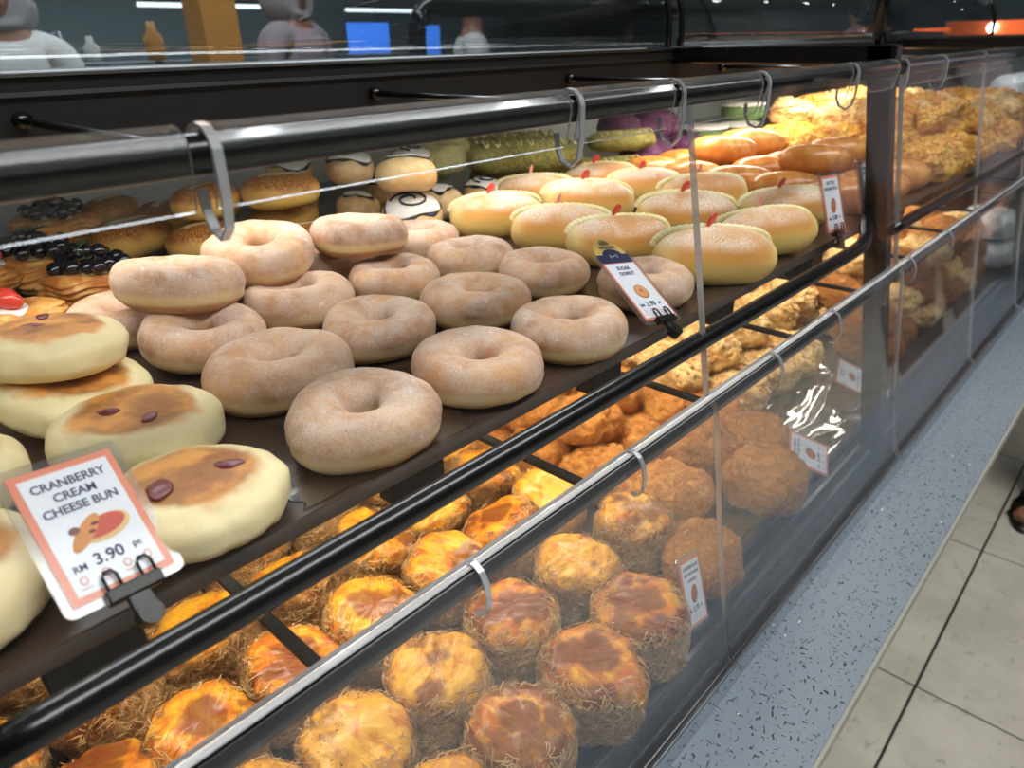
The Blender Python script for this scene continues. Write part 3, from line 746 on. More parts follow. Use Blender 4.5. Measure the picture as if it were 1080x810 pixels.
I_ = [(.612, .757, 1.112, 1.0, .2, 'iced bun lying on top at the centre, smooth pale side facing out', (-.25, 0, -.75)),
      (.613, .752, 1.058, 1.0, .2, 'iced bun with dark icing dripping down its front, below the smooth one', (.35, 0, -.75)),
      (.604, .870, 1.110, .95, .9, 'white-iced bun at the back left of the iced pile', None), (.604, .860, 1.056, .9, 1.2, 'iced bun at the bottom of the pile, left of the dripping one', None),
      (.560, .955, 1.100, .9, .4, 'white and black swirled bun nearest the speckled buns', None), (.565, .965, 1.056, .9, .4, 'iced bun under the swirled one at the back', None),
      (.700, .850, 1.108, .9, .8, 'white-iced bun beside the green floss rolls', None), (.705, .800, 1.056, .95, .3, 'iced bun with dark rim behind the first cream bun', None),
      (.700, .920, 1.060, .9, .3, 'iced bun in the back row behind the rim of dark icing', None), (.800, .800, 1.054, .9, .5, 'dark-rimmed iced bun in front of the green floss rolls', None)]
for n_, (x, y, z, s, a, lb, rt) in enumerate(I_): put(CI[(1, 0, 0, 1, 0, 1, 0, 1, 0, 0)[n_]], (x, y, z), rt or (.1, 0, a), s, lb, 'bun', 'black and white iced buns')
G_ = [(.900, .800, 1.098, -.62, 1, 'dark green floss roll with pale drizzle lying on top of the pile'), (.975, .905, 1.098, -.62, 1, 'green floss roll behind the drizzled one'),
      (.955, .855, 1.052, -.62, 1, 'green floss roll at the bottom of the green pile'), (1.16, .790, 1.098, -.5, .72, 'short green floss roll at the right of the green pile'), (1.13, .800, 1.050, -.5, .8, 'green floss roll under the short one')]
for x, y, z, a, s, lb in G_: put(GR, (x, y, z), (0, 0, a), s, lb, 'roll', 'green floss rolls')
for i, (x, y, z) in enumerate([(.80, .90, 1.098), (.86, .96, 1.10), (.94, 1.03, 1.10), (.80, .98, 1.056), (.90, 1.05, 1.056), (1.04, 1.05, 1.10), (1.10, .95, 1.07)]):
    put(PG, (x, y, z), (0, 0, -.6), 1, 'pale green fluffy bun behind the green rolls, %s from the iced buns' % ORD[i], 'bun', 'pale green buns')
P_ = [(1.24, .800, 1.056), (1.33, .830, 1.056), (1.33, .840, 1.104), (1.40, .790, 1.056), (1.42, .870, 1.100), (1.28, .880, 1.104), (1.36, .72, 1.056)]
for i, (x, y, z) in enumerate(P_): put(PU, (x, y, z), (0, 0, i), 1.0, 'purple floss bun in the pile behind the cream buns, %s from the green rolls' % ORD[i], 'bun', 'purple floss buns')
for i, (x, y, z) in enumerate([(1.70, .82, 1.060), (1.75, .84, 1.102), (1.60, .86, 1.060)]): put(GB, (x, y, z), (0, 0, -.5), 1.15, 'green bun with white cream at the back, %s of three from the top' % ORD[(1, 0, 2)[i]], 'bun', 'green buns')
rn = random.Random(5)
cols = [(.693, [.347, .464, .556, .668]), (.838, [.331, .498, .612, .720]), (.985, [.430, .520, .618, .715])]
for ci, (x, ys) in enumerate(cols):
    for ri, y in enumerate(ys):
        if (ci, ri) == (1, 0): xx, yy = .826, .350
        elif (ci, ri) == (1, 1): xx, yy = .850, .470
        elif (ci, ri) == (2, 0): xx, yy = .965, .385
        else: xx, yy = x + rn.uniform(-.006, .006), y + (.012 if ci == 1 else .0)
        lb = 'sugar-dusted cream bun, %s from the glass in the %s column right of the donuts' % (ORD[ri], ORD[ci])
        put(CB[(ci*2+ri) % 3], (xx, yy, 1.054+rn.uniform(0, .003)), (rn.uniform(-.08, .08), rn.uniform(-.05, .05), R(-42)+rn.uniform(-.12, .12)), rn.uniform(.95, 1.04), lb, 'bun', 'cream buns with strawberry')
k = 0
for ci, x in enumerate((1.105, 1.215, 1.325)):
    for ri, y in enumerate((.36, .45, .54, .63, .71)):
        if ci == 2 and ri > 3: continue
        put(RL[(ci+ri) % 2], (x+rn.uniform(-.008, .008)+(y-.3)*.1, y, 1.053+(.03 if ri in (1, 3) and ci else 0)), (rn.uniform(-.1, .1), .05, R(-46)+rn.uniform(-.15, .15)), rn.uniform(.95, 1.08),
            'plain glossy butter roll, %s from the glass in the %s column behind the butter card' % (ORD[ri], ORD[ci]), 'roll', 'glossy butter rolls')
for ci, x in enumerate((1.44, 1.55, 1.66, 1.78, 1.90, 2.02, 2.14)):
    for ri, y in enumerate((.35, .455, .56, .665, .77)):
        if ci < 1 and ri > 2 or (ri == 4 and ci < 4): continue
        top = ci >= 2 and ri < 4
        put(CY[(ci+ri) % 2], (x+rn.uniform(-.01, .01), y, 1.056), (rn.uniform(-.15, .15), rn.uniform(-.15, .15), rn.uniform(0, 6)), rn.uniform(.98, 1.12),
            'yellow crumb bun beyond the butter rolls, %s from the glass, %s column' % (ORD[ri], ORD[ci]), 'bun', 'cheese-crumb buns')
        if top:
            put((CY+CR)[(ci*2+ri) % 4], (x+rn.uniform(-.02, .02)+.04, y+.03, 1.104), (rn.uniform(-.2, .2), rn.uniform(-.2, .2), rn.uniform(0, 6)), rn.uniform(.98, 1.1),
                'crumb bun piled on top near the post, %s from the glass, %s column' % (ORD[ri], ORD[ci]), 'bun', 'cheese-crumb buns')

# lower level
k = 0
rowsP = {0: (.265, [-.08, .012, .105, .198, .290, .376, .467]), 1: (.360, [-.08, .012, .105, .196, .285, .380, .480, .586]), 2: (.455, [-.06, .035, .115, .196, .278, .376, .470, .548]),
         3: (.550, [-.02, .075, .165, .257, .350, .440, .530]), 4: (.645, [-.05, .05, .15, .25, .35, .45, .55])}
for ri, (y, xs) in rowsP.items():
    for ci, x in enumerate(xs):
        tl = rn.uniform(.16, .42) if ri > 1 else rn.uniform(.0, .10); az = rn.uniform(0, 6)
        z = .7135+.0335+(.010 if ri > 1 else .001)
        o = put(PF[(ci*3+ri) % 4], (x+rn.uniform(-.003, .003), y+rn.uniform(-.004, .004), z), (tl*math.cos(az), tl*math.sin(az), rn.uniform(0, 6)), rn.uniform(.97, 1.03),
            'glazed yellow pastry rolled in floss, %s row behind the lower glass, %s from the left' % (ORD[ri], ORD[ci]), 'pastry', 'egg-glazed floss pastries')
Q = [(.665, .462), (.655, .560), (.640, .655), (.765, .480), (.755, .575), (.740, .670), (.690, .372), (.860, .500), (.850, .600), (.840, .700)]
for i, (x, y) in enumerate(Q): put(FO[i % 2], (x, y, .745), (rn.uniform(-.2, .2), rn.uniform(-.2, .2), rn.uniform(0, 6)), 1.05, 'orange chicken floss bun under the tube rail, %s counting away from the glazed pastries' % ORD[i], 'bun', 'orange chicken floss buns')
for i, (x, y, z) in enumerate([(.710, .520, .790), (.800, .545, .790), (.68, .62, .79)]): put(FO[i % 2], (x, y, z), (0, .1, i), 1.05, 'orange chicken floss bun piled on top, %s from the glazed pastries' % ORD[i], 'bun', 'orange chicken floss buns')
Bq = [(.795, .292, .7465, 1.08, .1, 'large brown floss bun in front, behind the fallen price card'), (.875, .345, .7465, 1.0, 1.4, 'large brown floss bun behind the fallen card, right of the front one'), (.800, .392, .748, 1.0, 2.0, 'large brown floss bun second from the glass beside the orange ones'), (.600, .275, .745, .92, .4, 'large brown floss bun behind the upright lower card'), (.900, .425, .748, 1.0, .7, 'large brown floss bun at the back beside the crumb buns')]
for i, (x, y, z, s, a, lb) in enumerate(Bq): put(FB[i % 2], (x, y, z), (0, .05, a), s, lb, 'bun', 'brown floss buns')
k = 0
for ri, (y, xs) in enumerate([(.44, [1.00, 1.11, 1.22]), (.54, [.95, 1.06, 1.17, 1.28, 1.39]), (.64, [.94, 1.05, 1.16, 1.27, 1.38]), (.74, [.95, 1.06, 1.17, 1.28, 1.39])]):
    for ci, x in enumerate(xs):
        put(CR[(ci+ri) % 2], (x, y, .742), (rn.uniform(-.2, .2), rn.uniform(-.2, .2), rn.uniform(0, 6)), 1.08, 'pale crumb bun on the lower level, %s row, %s from the left' % (ORD[ri], ORD[ci]), 'bun', 'pale crumb buns')
        if ri: put(CR[(ci+ri+1) % 2], (x-.01, y-.02, .790), (rn.uniform(-.2, .2), rn.uniform(-.2, .2), rn.uniform(0, 6)), 1.08, 'pale crumb bun stacked on the lower level pile, %s row, %s from the left' % (ORD[ri], ORD[ci]), 'bun', 'pale crumb buns')
for ri, y in enumerate((.345, .445)):
    for ci, x in enumerate((1.345, 1.455, 1.565, 1.675, 1.785, 1.895, 2.0)):
        if ci < 1 and ri: continue
        for lv in range(3 if ci > 1 else 2):
            put((FB+CR[:1])[(ci+ri+lv) % 3], (x+rn.uniform(-.01, .01), y+lv*.012, .746+lv*.048), (rn.uniform(-.2, .2), rn.uniform(-.2, .2), rn.uniform(0, 6)), 1.04,
            'dim brown bun beyond the second post, %s row, %s column, layer %s' % (ORD[ri], ORD[ci], ORD[lv]), 'bun', 'brown buns beyond the second post')


# crinkled clear film left on the empty tray
def film(x0, x1, y0, y1, seed, label, zb=.7145, am=1.0):
    bm = bmesh.new(); nx, ny = 70, 46
    g = [[None]*ny for _ in range(nx)]
    for i in range(nx):
        for j in range(ny):
            u, v = i/(nx-1), j/(ny-1); x = x0+(x1-x0)*u; y = y0+(y1-y0)*v
            x += .008*nz((v*3, u, 0), 1.3, seed); y += .008*nz((u*3, v, 1), 1.3, seed)
            q = Vector((x*.8+y*.5, y*1.5-x*.3, 0)); h = abs(noise.noise(q*12+Vector((seed, 0, 0)))); h2 = abs(noise.noise(q*20+Vector((0, seed, 0))))
            g[i][j] = bm.verts.new((x, y, zb+am*(.020*max(0, .45-h)**1.2+.006*max(0, .4-h2))))
    for i in range(nx-1):
        for j in range(ny-1): bm.faces.new((g[i][j], g[i+1][j], g[i+1][j+1], g[i][j+1]))
    bmesh.ops.solidify(bm, geom=bm.faces[:], thickness=.0002)
    o = obj('plastic_film', bm, 'crinkled_film'); tag(o, label, 'plastic film', 'crinkled film on the lower tray')
film(.925, 1.26, .266, .40, 3, 'crinkled clear plastic film on the empty tray left of the black post')
film(.630, .745, .268, .350, 8, 'small crinkled clear film beside the upright lower card')

film(.165, .300, .3135, .350, 5, 'thin clear film on the brown tray in front of the lowest donut', 1.0302, .12)
# wrapped loaves at the far end
def bag(x, y, z, a, label):
    def fn(t, p):
        v = ellip(.10, .07, .035, .7, .8, .006, 18, int(x*10), -.03, .0025, 60, .004)(t, p); return v
    o = obj('wrapped_loaf', surf(fn, 34, 48), 'white_bag'); o.location = (x, y, z); o.rotation_euler = (0, 0, a)
    tag(o, label, 'bread bag', 'wrapped loaves at the far end')
bag(2.36, .36, 1.066, .3, 'shiny white wrapped loaf nearest the glass at the far right end')
bag(2.38, .53, 1.066, .2, 'shiny white wrapped loaf second from the glass at the far end')
bag(2.40, .37, 1.134, .5, 'shiny white wrapped loaf on top at the far right end')
bag(2.20, .33, .750, .3, 'white wrapped loaf on the lower level at the far right')
bag(2.22, .34, .818, .2, 'white wrapped loaf stacked on the lower level at the far right')

# ------------------------------------------------------------------ price cards
def text_bm(s, size, mat_index=0):
    cu = bpy.data.curves.new('t', 'FONT'); cu.body = s; cu.size = size; cu.align_x = 'CENTER'; cu.align_y = 'CENTER'; cu.extrude = .00006; cu.offset = size*.022; cu.resolution_u = 3
    to = bpy.data.objects.new('t', cu); C.objects.link(to); dg = bpy.context.evaluated_depsgraph_get(); dg.update()
    me = bpy.data.meshes.new_from_object(to.evaluated_get(dg)); bpy.data.objects.remove(to); bpy.data.curves.remove(cu)
    return me
def card(name_lines, price, P, yaw, lean, roll, w_, h_, label, pic='bun', topper=None, clip='bottom', stand=True, group=None, scale_note=1.0):
    """card stands on its bottom edge; local x right, z up, face towards -y"""
    r = empty('price_card', P); r.rotation_mode = 'QUATERNION'
    M_ = Matrix.Rotation(yaw, 3, 'Z') @ Matrix.Rotation(-lean, 3, 'X') @ Matrix.Rotation(-roll, 3, 'Y'); r.rotation_quaternion = M_.to_quaternion()
    tag(r, label, 'price card', group); k = w_/.046
    lam = bmesh.new(); lx, lz0, lz1, cr = w_/2+.0042*k, -.0042*k, h_+(.0042*k if not topper else .010*k), .0042*k; ring = []
    for cx_, cz_, a0 in ((lx-cr, lz0+cr, -PI/2), (lx-cr, lz1-cr, 0), (-lx+cr, lz1-cr, PI/2), (-lx+cr, lz0+cr, PI)):
        for q in range(6): ring.append((cx_+cr*math.cos(a0+q*PI/10), cz_+cr*math.sin(a0+q*PI/10)))
    va = [lam.verts.new((x, -.0004, z)) for x, z in ring]; vb = [lam.verts.new((x, .0010, z)) for x, z in ring]; lam.faces.new(va); lam.faces.new(vb[::-1])
    for q in range(len(va)): lam.faces.new((va[q], vb[q], vb[(q+1) % len(va)], va[(q+1) % len(va)]))
    obj('laminate', lam, 'laminate', r, False)
    obj('border', box((-w_/2, -.00055, 0), (w_/2, .0002, h_)), 'orange_border', r, False)
    bw = .0034*k if not topper else .0022*k
    obj('paper', box((-w_/2+bw, -.0008, bw), (w_/2-bw, .0001, h_-bw)), 'paper', r, False)
    def txt(s, size, z, mat='navy_ink', x=0, nm='lettering'):
        me = text_bm(s, size); me.materials.clear(); me.materials.append(MAT[mat]); o = bpy.data.objects.new(nm, me); C.objects.link(o); o.parent = r
        o.rotation_euler = (PI/2, 0, 0); o.location = (x, -.00095, z); return o
    sz = .0058*k
    for i, s in enumerate(name_lines): txt(s, sz*(1 if max(map(len, name_lines)) < 13 else .8), h_-bw-.0062*k-i*.0066*k)
    zc = h_*.46
    def disc(nm, x, z, rx, rz, mat, dy, ang=0):
        bm = bmesh.new(); bmesh.ops.create_circle(bm, cap_ends=True, segments=28, radius=1); 
        for v in bm.verts: v.co = Vector((v.co.x*rx, -dy, v.co.y*rz))
        for v in bm.verts: v.co = Matrix.Rotation(ang, 3, 'Y') @ v.co
        e = bmesh.ops.extrude_face_region(bm, geom=bm.faces[:]); 
        for v in [q for q in e['geom'] if isinstance(q, bmesh.types.BMVert)]: v.co.y += .0001
        o = obj(nm, bm, mat, r, False); o.location = (x, 0, z); return o
    if pic == 'bun':
        disc('bun_picture', .004*k, zc-.001*k, .0118*k, .0062*k, 'card_crust', .00092, -.15); disc('bun_picture', .0035*k, zc, .0104*k, .0048*k, 'card_red', .00104, -.15)
        disc('bun_picture', -.0045*k, zc-.0005*k, .0105*k, .0036*k, 'card_bun', .00116, -.75); disc('bun_picture', -.0085*k, zc+.002*k, .0024*k, .0018*k, 'cranberry', .00128)
        disc('bun_picture', .0005*k, zc+.0022*k, .0018*k, .0009*k, 'cranberry', .00128); disc('bun_picture', -.002*k, zc-.001*k, .0016*k, .0008*k, 'cranberry', .00128)
    elif pic == 'donut':
        disc('donut_picture', 0, zc, .0088*k, .0080*k, 'card_brown', .00092); disc('donut_picture', 0, zc+.0004*k, .0078*k, .0068*k, 'card_bun', .00104)
        disc('donut_picture', 0, zc+.001*k, .0022*k, .0018*k, 'card_brown', .00116)
    else: disc('bun_picture', 0, zc, .0068*k, .0098*k, 'card_brown', .00092, .35)
    txt('RM', .0044*k, h_*.232, x=-.0135*k); txt(price, .0078*k, h_*.245, x=-.0005*k); txt('pc', .0044*k, h_*.252, x=.0125*k)
    for i in range(4):
        x = (-.0145+.0096*i)*k; disc('care_icon', x, h_*.145, .0018*k, .0022*k, 'faint_ink', .00092); disc('care_icon', x, h_*.145, .0010*k, .0013*k, 'paper', .00104)
        obj('care_icon', box((x-.0024*k, -.0010, h_*.088), (x+.0024*k, -.0008, h_*.096)), 'faint_ink', r, False)
    if topper:
        disc('round_topper', 0, h_+.008*k, .0215*k, .0215*k, 'yellow_card', .0003)
        bm = box((-.0215*k, -.00075, h_-.0010*k), (.0215*k, .0001, h_+.0095*k)); obj('navy_band', bm, 'navy_card', r, False)
        disc('navy_band', 0, h_+.0085*k, .0135*k, .0075*k, 'navy_card', .0009); 
        txt('KIDS', .0058*k, h_+.0235*k, 'navy_ink'); txt('FAVOURITE', .0043*k, h_+.0182*k, 'navy_ink'); txt('* * *', .004*k, h_+.0265*k, 'navy_ink')
        txt('( --- )', .0050*k, h_+.0075*k, 'paper')
    if clip:
        xc = .002*k if clip == 'bottom' else clip
        for s in (-1, 1):
            bm = bmesh.new(); x = xc+s*.0078*k
            pts = [(x-.0030*k, -.0030, -.004*k), (x-.0030*k, -.0032, .0065*k), (x-.0016*k, -.0032, .0090*k), (x+.0016*k, -.0032, .0090*k), (x+.0030*k, -.0032, .0065*k), (x+.0030*k, -.0030, -.004*k)]
            add_tube(bm, pts, .00085*k, 8); obj('clip_arm', bm, 'black_plastic', r)
        bm = bmesh.new(); add_box(bm, (xc-.0125*k, -.0045, -.0062*k), (xc+.0125*k, .0020, .0008*k), .0010); obj('clip_jaw', bm, 'clip_black', r, False)
        if stand:
            bm = bmesh.new(); add_box(bm, (xc-.0055*k, -.0035, -.0155*k), (xc+.0055*k, .0008, -.0050*k), .0012); add_tube(bm, [(xc, -.0045, -.0165*k), (xc, .003, -.0165*k)], .0056*k, 14)
            obj('clip_stem', bm, 'clip_black', r, False)
    return r
card(['CRANBERRY', 'CREAM', 'CHEESE BUN'], '3.90', (.063, .301, 1.050), .291, .822, -.201, .0461, .0667, 'laminated cranberry cream cheese bun price card with orange border, clipped to the tray edge')
card(['SUGAR', 'DONUT'], '2.90', (.513, .299, 1.050), .135, .966, -.261, .0455, .0680, 'sugar donut price card with a yellow round kids favourite topper', 'donut', True)
card(['BUTTER', 'SUGAR ROLL'], '2.80', (.914, .297, 1.050), -.078, .353, -.052, .0457, .0686, 'small butter roll price card standing upright beside the last front cream bun', 'x')
card(['CHICKEN FLOSS', 'BACON SUGAR', '(CLASSIC)'], '3.70', (.516, .231, .738), .163, .405, -.319, .0443, .0668, 'upright price card leaning on the lower glass beside the glazed pastries', 'x', clip=None)
card(['CHICKEN', 'FLOSS BUN'], '3.80', (.905, .250, .738), -.214, .709, .90, .0460, .0700, 'fallen price card lying sideways in front of the large brown buns', 'x', clip=None)
card(['CHEESE', 'BUN'], '3.50', (1.045, .303, 1.050), -.05, .3, -.05, .0440, .0680, 'faint price card seen through the glass just beyond the black post', 'x', stand=False)
card(['PLAIN', 'BUN'], '3.20', (1.20, .300, .735), -.3, .5, 1.0, .0430, .0660, 'pale price card lying behind the lower glass near the black post', 'x', clip=None)

# ------------------------------------------------------------------ shop behind the case
def rounded_frame(bm, x0, x1, z0, z1, y, r, cr):
    pts = [(x0, y, z0)]
    for k in range(9): t = PI-PI/2*k/8; pts.append((x0+cr+cr*math.cos(t), y, z1-cr+cr*math.sin(t)))
    for k in range(9): t = PI/2-PI/2*k/8; pts.append((x1-cr+cr*math.cos(t), y, z1-cr+cr*math.sin(t)))
    pts.append((x1, y, z0)); add_tube(bm, pts, r, 8)
cab = empty('glazed_rack', (2.5, 1.85, 0)); tag(cab, 'black round-cornered glazed rack standing behind the bread case', 'rack')
def rp(name, bm, mat, parent, smooth=False):
    o = obj(name, bm, mat, parent, smooth); o.matrix_parent_inverse = Matrix.Translation(-parent.location); return o
bm = bmesh.new(); rounded_frame(bm, 1.58, 3.9, .02, 1.37, 1.85, .030, .09); rp('frame', bm, 'black_plastic', cab, True)
for x in (2.02, 2.70, 3.35): rp('upright', box((x-.025, 1.83, .03), (x+.025, 1.87, 1.36)), 'black_plastic', cab)
for z in (.35, .70, 1.05): rp('shelf', box((1.60, 1.85, z), (3.88, 2.2, z+.02)), 'dark_panel', cab)
rp('rear_panel', box((1.60, 2.2, .02), (3.88, 2.22, 1.20)), 'brown_panel', cab)
col_ = empty('amber_pillar', (1.55, 3.0, 0)); tag(col_, 'amber wood-clad pillar behind the case near the upper left', 'pillar')
rp('shaft', box((1.45, 2.95, .06), (1.60, 3.10, 3.0), .004), 'amber', col_); rp('plinth', box((1.43, 2.93, 0), (1.62, 3.12, .08), .004), 'dark_panel', col_)
scr = empty('menu_screen', (4.2, 5.2, 0)); tag(scr, 'glowing blue screen on a stand far behind the case', 'screen')
rp('panel', box((3.75, 5.2, 1.15), (4.15, 5.23, 1.42), .004), 'blue_screen', scr); rp('stand', box((3.92, 5.21, .02), (3.98, 5.25, 1.2)), 'black_metal', scr); rp('foot', box((3.75, 5.05, 0), (4.15, 5.4, .02)), 'black_metal', scr)
scr = empty('light_box', (4.6, 5.2, 0)); tag(scr, 'narrow glowing blue-white light box beside the far screen', 'sign')
rp('panel', box((4.55, 5.2, .9), (4.72, 5.24, 1.40), .004), 'blue_screen', scr); rp('stand', box((4.61, 5.21, .0), (4.66, 5.25, .9)), 'black_metal', scr)
stl = [('teal_panel', .2, 1.2), ('maroon_panel', 1.25, 1.75), ('brown_panel', 1.8, 2.5), ('dark_panel', -.9, .15), ('teal_panel', 3.0, 3.6)]
for i, (mm, a, b_) in enumerate(stl):
    u = empty('back_counter_unit', ((a+b_)/2, 4.2, 0)); tag(u, '%s counter unit at the back of the shop, seen through the canopy' % ['teal', 'maroon', 'brown wooden', 'dark', 'small teal'][i], 'counter')
    rp('body', box((a, 4.2, 0), (b_, 4.7, 1.18), .004), mm, u); rp('worktop', box((a-.01, 4.18, 1.18), (b_+.01, 4.72, 1.205), .003), 'steel', u)
    for k in range(3): rp('door', box((a+.02+(b_-a-.04)/3*k+.005, 4.185, .1), (a+.02+(b_-a-.04)/3*(k+1)-.005, 4.199, 1.12), .002), mm, u)
lt = random.Random(9)
for i in range(9):
    x = .3+i*.26+lt.uniform(-.1, .1)
    h = lt.uniform(.10, .20); r_ = lt.uniform(.035, .06)
    bm = bmesh.new(); add_tube(bm, [(0, 0, 0), (0, 0, h*.6), (0, 0, h*.78), (0, 0, h)], [r_, r_, r_*.45, r_*.4], 16)
    o = obj('storage_jar', bm, ['shirt_white', 'amber', 'maroon_panel', 'teal_panel', 'steel'][i % 5]); o.location = (x, 4.4, 1.205)
    tag(o, 'blurred %s jar on the back counters, %s from the left' % (['white', 'amber', 'maroon', 'teal', 'steel'][i % 5], ORD[i]), 'jar', 'jars on the back counters')
for i, (x, y, z, L) in enumerate([(.9, 4.6, 1.48, .9), (2.3, 4.6, 1.49, .8), (4.2, 5.0, 1.50, 1.2)]):
    r = empty('linear_lamp', (x, y, z)); tag(r, 'long white strip lamp hanging behind the case, %s from the left' % ORD[i], 'lamp', 'strip lamps')
    obj('tube', tube([(-L/2, 0, 0), (L/2, 0, 0)], .012, 10), 'lamp_tube', r); obj('housing', box((-L/2, -.02, .012), (L/2, .02, .03)), 'black_matte', r, False)
    for sx in (-.4, .4): obj('cable', tube([(sx*L, 0, .03), (sx*L, 0, 3.0-z)], .002, 6), 'black_matte', r)
for i, (x, y, z) in enumerate([(.86, 4.0, 1.36), (1.12, 4.05, 1.37), (2.1, 4.3, 1.40)]):
    r = empty('pendant_lamp', (x, y, z)); tag(r, 'small warm pendant lamp behind the case, %s from the left' % ORD[i], 'lamp', 'pendant lamps')
    obj('bulb', surf(ellip(.018, .018, .018), 10, 16), 'lamp', r); bm = bmesh.new(); add_tube(bm, [(0, 0, .01), (0, 0, .05), (0, 0, .07)], [.06, .03, .008], 18); obj('lamp_shade', bm, 'amber', r); obj('cable', tube([(0, 0, .07), (0, 0, 3.0-z)], .002, 6), 'black_matte', r)
sg = empty('orange_reflection_panel', (4.2, .80, 0)); tag(sg, 'added glowing orange panel with a round lamp, imitating a reflection in the right canopy', 'sign')
obj('panel', box((0, -.22, 1.255), (.02, .24, 1.315), .004), 'orange_reflection', sg, False)  # added glowing panel, stands in for the orange reflection on the right canopy
for sy in (-.18, .2): obj('post', box((.02, sy-.012, 0), (.04, sy+.012, 1.30)), 'black_metal', sg, False)
o_ = obj('lamp', surf(ellip(.022, .022, .022), 10, 16), 'lamp', sg); o_.location = (-.012, .04, 1.285)

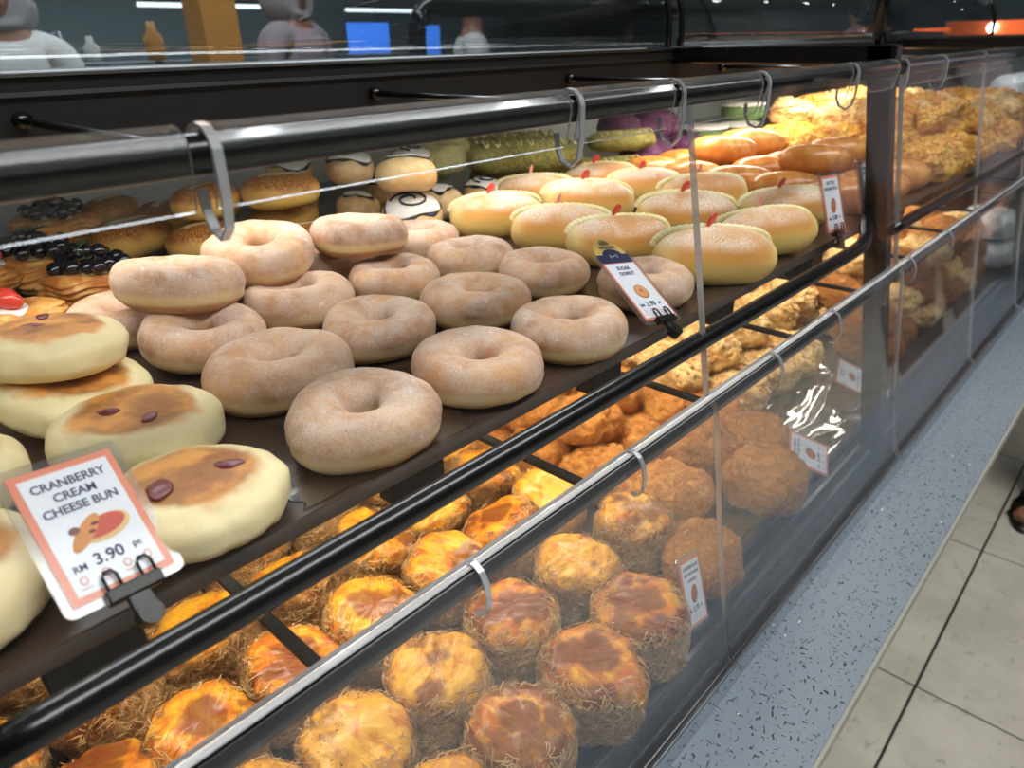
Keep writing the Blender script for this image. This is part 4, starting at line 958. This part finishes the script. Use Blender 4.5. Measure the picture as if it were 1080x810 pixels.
# ------------------------------------------------------------------ people
def skin_obj(name, verts, edges, mat, parent=None, root=0, sub=2):
    me = bpy.data.meshes.new(name); me.from_pydata([v[:3] for v in verts], edges, []); me.materials.append(MAT[mat])
    o = bpy.data.objects.new(name, me); C.objects.link(o)
    if parent: o.parent = parent
    md = o.modifiers.new('skin', 'SKIN'); md.use_smooth_shade = True
    for i, v in enumerate(verts):
        rr = v[3] if isinstance(v[3], tuple) else (v[3], v[3])
        me.skin_vertices[0].data[i].radius = rr; me.skin_vertices[0].data[i].use_root = (i == root)
    sb = o.modifiers.new('sub', 'SUBSURF'); sb.levels = sub; sb.render_levels = sub; return o
def person(loc, rz, label, top, head_cover, H=1.58, trousers='trousers'):
    k = H/1.7
    V = [(0, 0, .95, (.13, .10)), (0, 0, 1.12, (.12, .09)), (0, 0, 1.30, (.14, .10)), (0, .01, 1.42, (.07, .07)), (0, 0, 1.50, (.05, .05)), (0, -.01, 1.57, (.075, .085)), (0, -.01, 1.66, (.070, .080))]
    E_ = [(0, 1), (1, 2), (2, 3), (3, 4), (4, 5), (5, 6)]
    def add(p, pr): V.append(p); E_.append((pr, len(V)-1)); return len(V)-1
    for s_ in (-1, 1):
        a = add((s_*.17, 0, 1.38, .055), 3); b = add((s_*.21, .01, 1.12, .042), a); c = add((s_*.19, -.14, .96, .030), b); d = add((s_*.17, -.20, .92, (.026, .018)), c)
        for f_ in range(4): e = add((s_*(.145+.016*f_), -.25-.008*(f_ in (1, 2)), .905, .0085), d); add((s_*(.145+.016*f_), -.275-.010*(f_ in (1, 2)), .885, .0075), e)
        e = add((s_*.135, -.215, .90, .010), d); add((s_*.125, -.24, .885, .0085), e)
        h_ = add((s_*.09, 0, .86, .085), 0); kn = add((s_*.10, -.01, .48, .055), h_); an = add((s_*.10, .02, .08, .036), kn); add((s_*.105, -.07, .035, (.038, .022)), an); add((s_*.11, -.15, .028, (.040, .018)), len(V)-1)
        for t_ in range(5): add((s_*(.08+.016*t_), -.20+.010*t_, .026, .0105-.0008*t_), len(V)-1 if t_ == 0 else len(V)-1-t_)
    V = [(x*k, y*k, z*k, tuple(q*k for q in r_) if isinstance(r_, tuple) else r_*k) for x, y, z, r_ in V]
    o = skin_obj('person', V, E_, 'skin'); o.location = loc; o.rotation_euler = (0, 0, rz); tag(o, label, 'person')
    S = [(0, 0, .98, (.145, .115)), (0, 0, 1.14, (.14, .11)), (0, 0, 1.30, (.158, .118)), (0, .01, 1.42, (.085, .08))]; SE = [(0, 1), (1, 2), (2, 3)]
    for s_ in (-1, 1):
        n = len(S); S += [(s_*.175, 0, 1.385, .070), (s_*.215, .01, 1.12, .056), (s_*.195, -.12, .98, .044)]; SE += [(3, n), (n, n+1), (n+1, n+2)]
    skin_obj('shirt', [(x*k, y*k, z*k, tuple(q*k for q in r_) if isinstance(r_, tuple) else r_*k) for x, y, z, r_ in S], SE, top, o)
    T = [(0, 0, .97, (.14, .11))]; TE = []
    for s_ in (-1, 1):
        n = len(T); T += [(s_*.09, 0, .86, .10), (s_*.10, -.01, .48, .075), (s_*.10, .02, .12, .060)]; TE += [(0, n), (n, n+1), (n+1, n+2)]
    skin_obj('trousers', [(x*k, y*k, z*k, tuple(q*k for q in r_) if isinstance(r_, tuple) else r_*k) for x, y, z, r_ in T], TE, trousers, o)
    f = obj('nose', surf(ellip(.012, .016, .020), 10, 14), 'skin', o); f.location = (0, -.095*k, 1.60*k)
    m = obj('mouth', surf(ellip(.022, .006, .005), 8, 14), 'skin', o); m.location = (0, -.088*k, 1.555*k)
    for s_ in (-1, 1):
        e = obj('eye', surf(ellip(.012, .006, .006), 8, 12), 'black_matte', o); e.location = (s_*.030*k, -.084*k, 1.625*k)
    def hood(t, p):
        v = ellip(.100, .118, .145, 1, 1, .004, 12, 3)(t, p); v.z += .0
        if v.z < -.02: q = 1+(-.02-v.z)*3.0; v.x *= q*1.15; v.y *= q*.92
        if v.y < -.07 and -.09 < v.z < .07: v.y = -.07+(v.y+.07)*.15
        return v
    hd = obj('hijab' if head_cover != 'black_matte' else 'hair', surf(hood if head_cover != 'black_matte' else ellip(.090, .105, .110, 1, 1, .003, 30), 24, 32), head_cover, o); hd.location = (0, .020*k, 1.60*k if head_cover != 'black_matte' else 1.655*k)
    for s_ in (-1, 1):
        sd = bmesh.new()
        for z0, z1 in ((0, .014),):
            pts = [(math.cos(t)*.048*k*(1 if math.cos(t)*s_ > 0 else .9), -.075*k+math.sin(t)*.135*k) for t in [2*PI*q/28 for q in range(28)]]
            va = [sd.verts.new((x+s_*.106*k, y, z0)) for x, y in pts]; vb = [sd.verts.new((x+s_*.106*k, y, z1)) for x, y in pts]; sd.faces.new(va[::-1]); sd.faces.new(vb)
            for q in range(28): sd.faces.new((va[q], va[(q+1) % 28], vb[(q+1) % 28], vb[q]))
        for yy in (-.13, -.05): add_tube(sd, [(s_*.106*k-.046*k, yy*k, .010), (s_*.106*k-.034*k, yy*k, .050*k), (s_*.106*k, yy*k, .068*k), (s_*.106*k+.034*k, yy*k, .050*k), (s_*.106*k+.046*k, yy*k, .010)], .007, 8)
        obj('sandal', sd, 'sandal', o)
    return o
person((1.88, 3.0, 0), .35, 'person in a grey hijab and pale top standing behind the case at the upper left', 'shirt_mauve', 'hijab_grey', 1.58)
person((.80, 3.05, 0), -.2, 'person in a pale grey top at the far upper left behind the case', 'shirt_white', 'hijab_grey', 1.54)
person((2.85, 2.9, 0), 1.0, 'person in a white shirt behind the black glazed rack', 'shirt_white', 'black_matte', 1.52)
person((2.33, -.05, 0), -PI/2, 'person in black sandals standing on the tiles at the right edge, only toes in view', 'shirt_mauve', 'black_matte', 1.6)
# unused prototypes
for p in (DN+CH+PF+FO+FB+CR+CY+CB+RL+SP+CI+[GR, PU, PG, GB, DB, DS]):
    if p.name not in protos_used:
        for ch in list(p.children): bpy.data.objects.remove(ch)
        bpy.data.objects.remove(p)
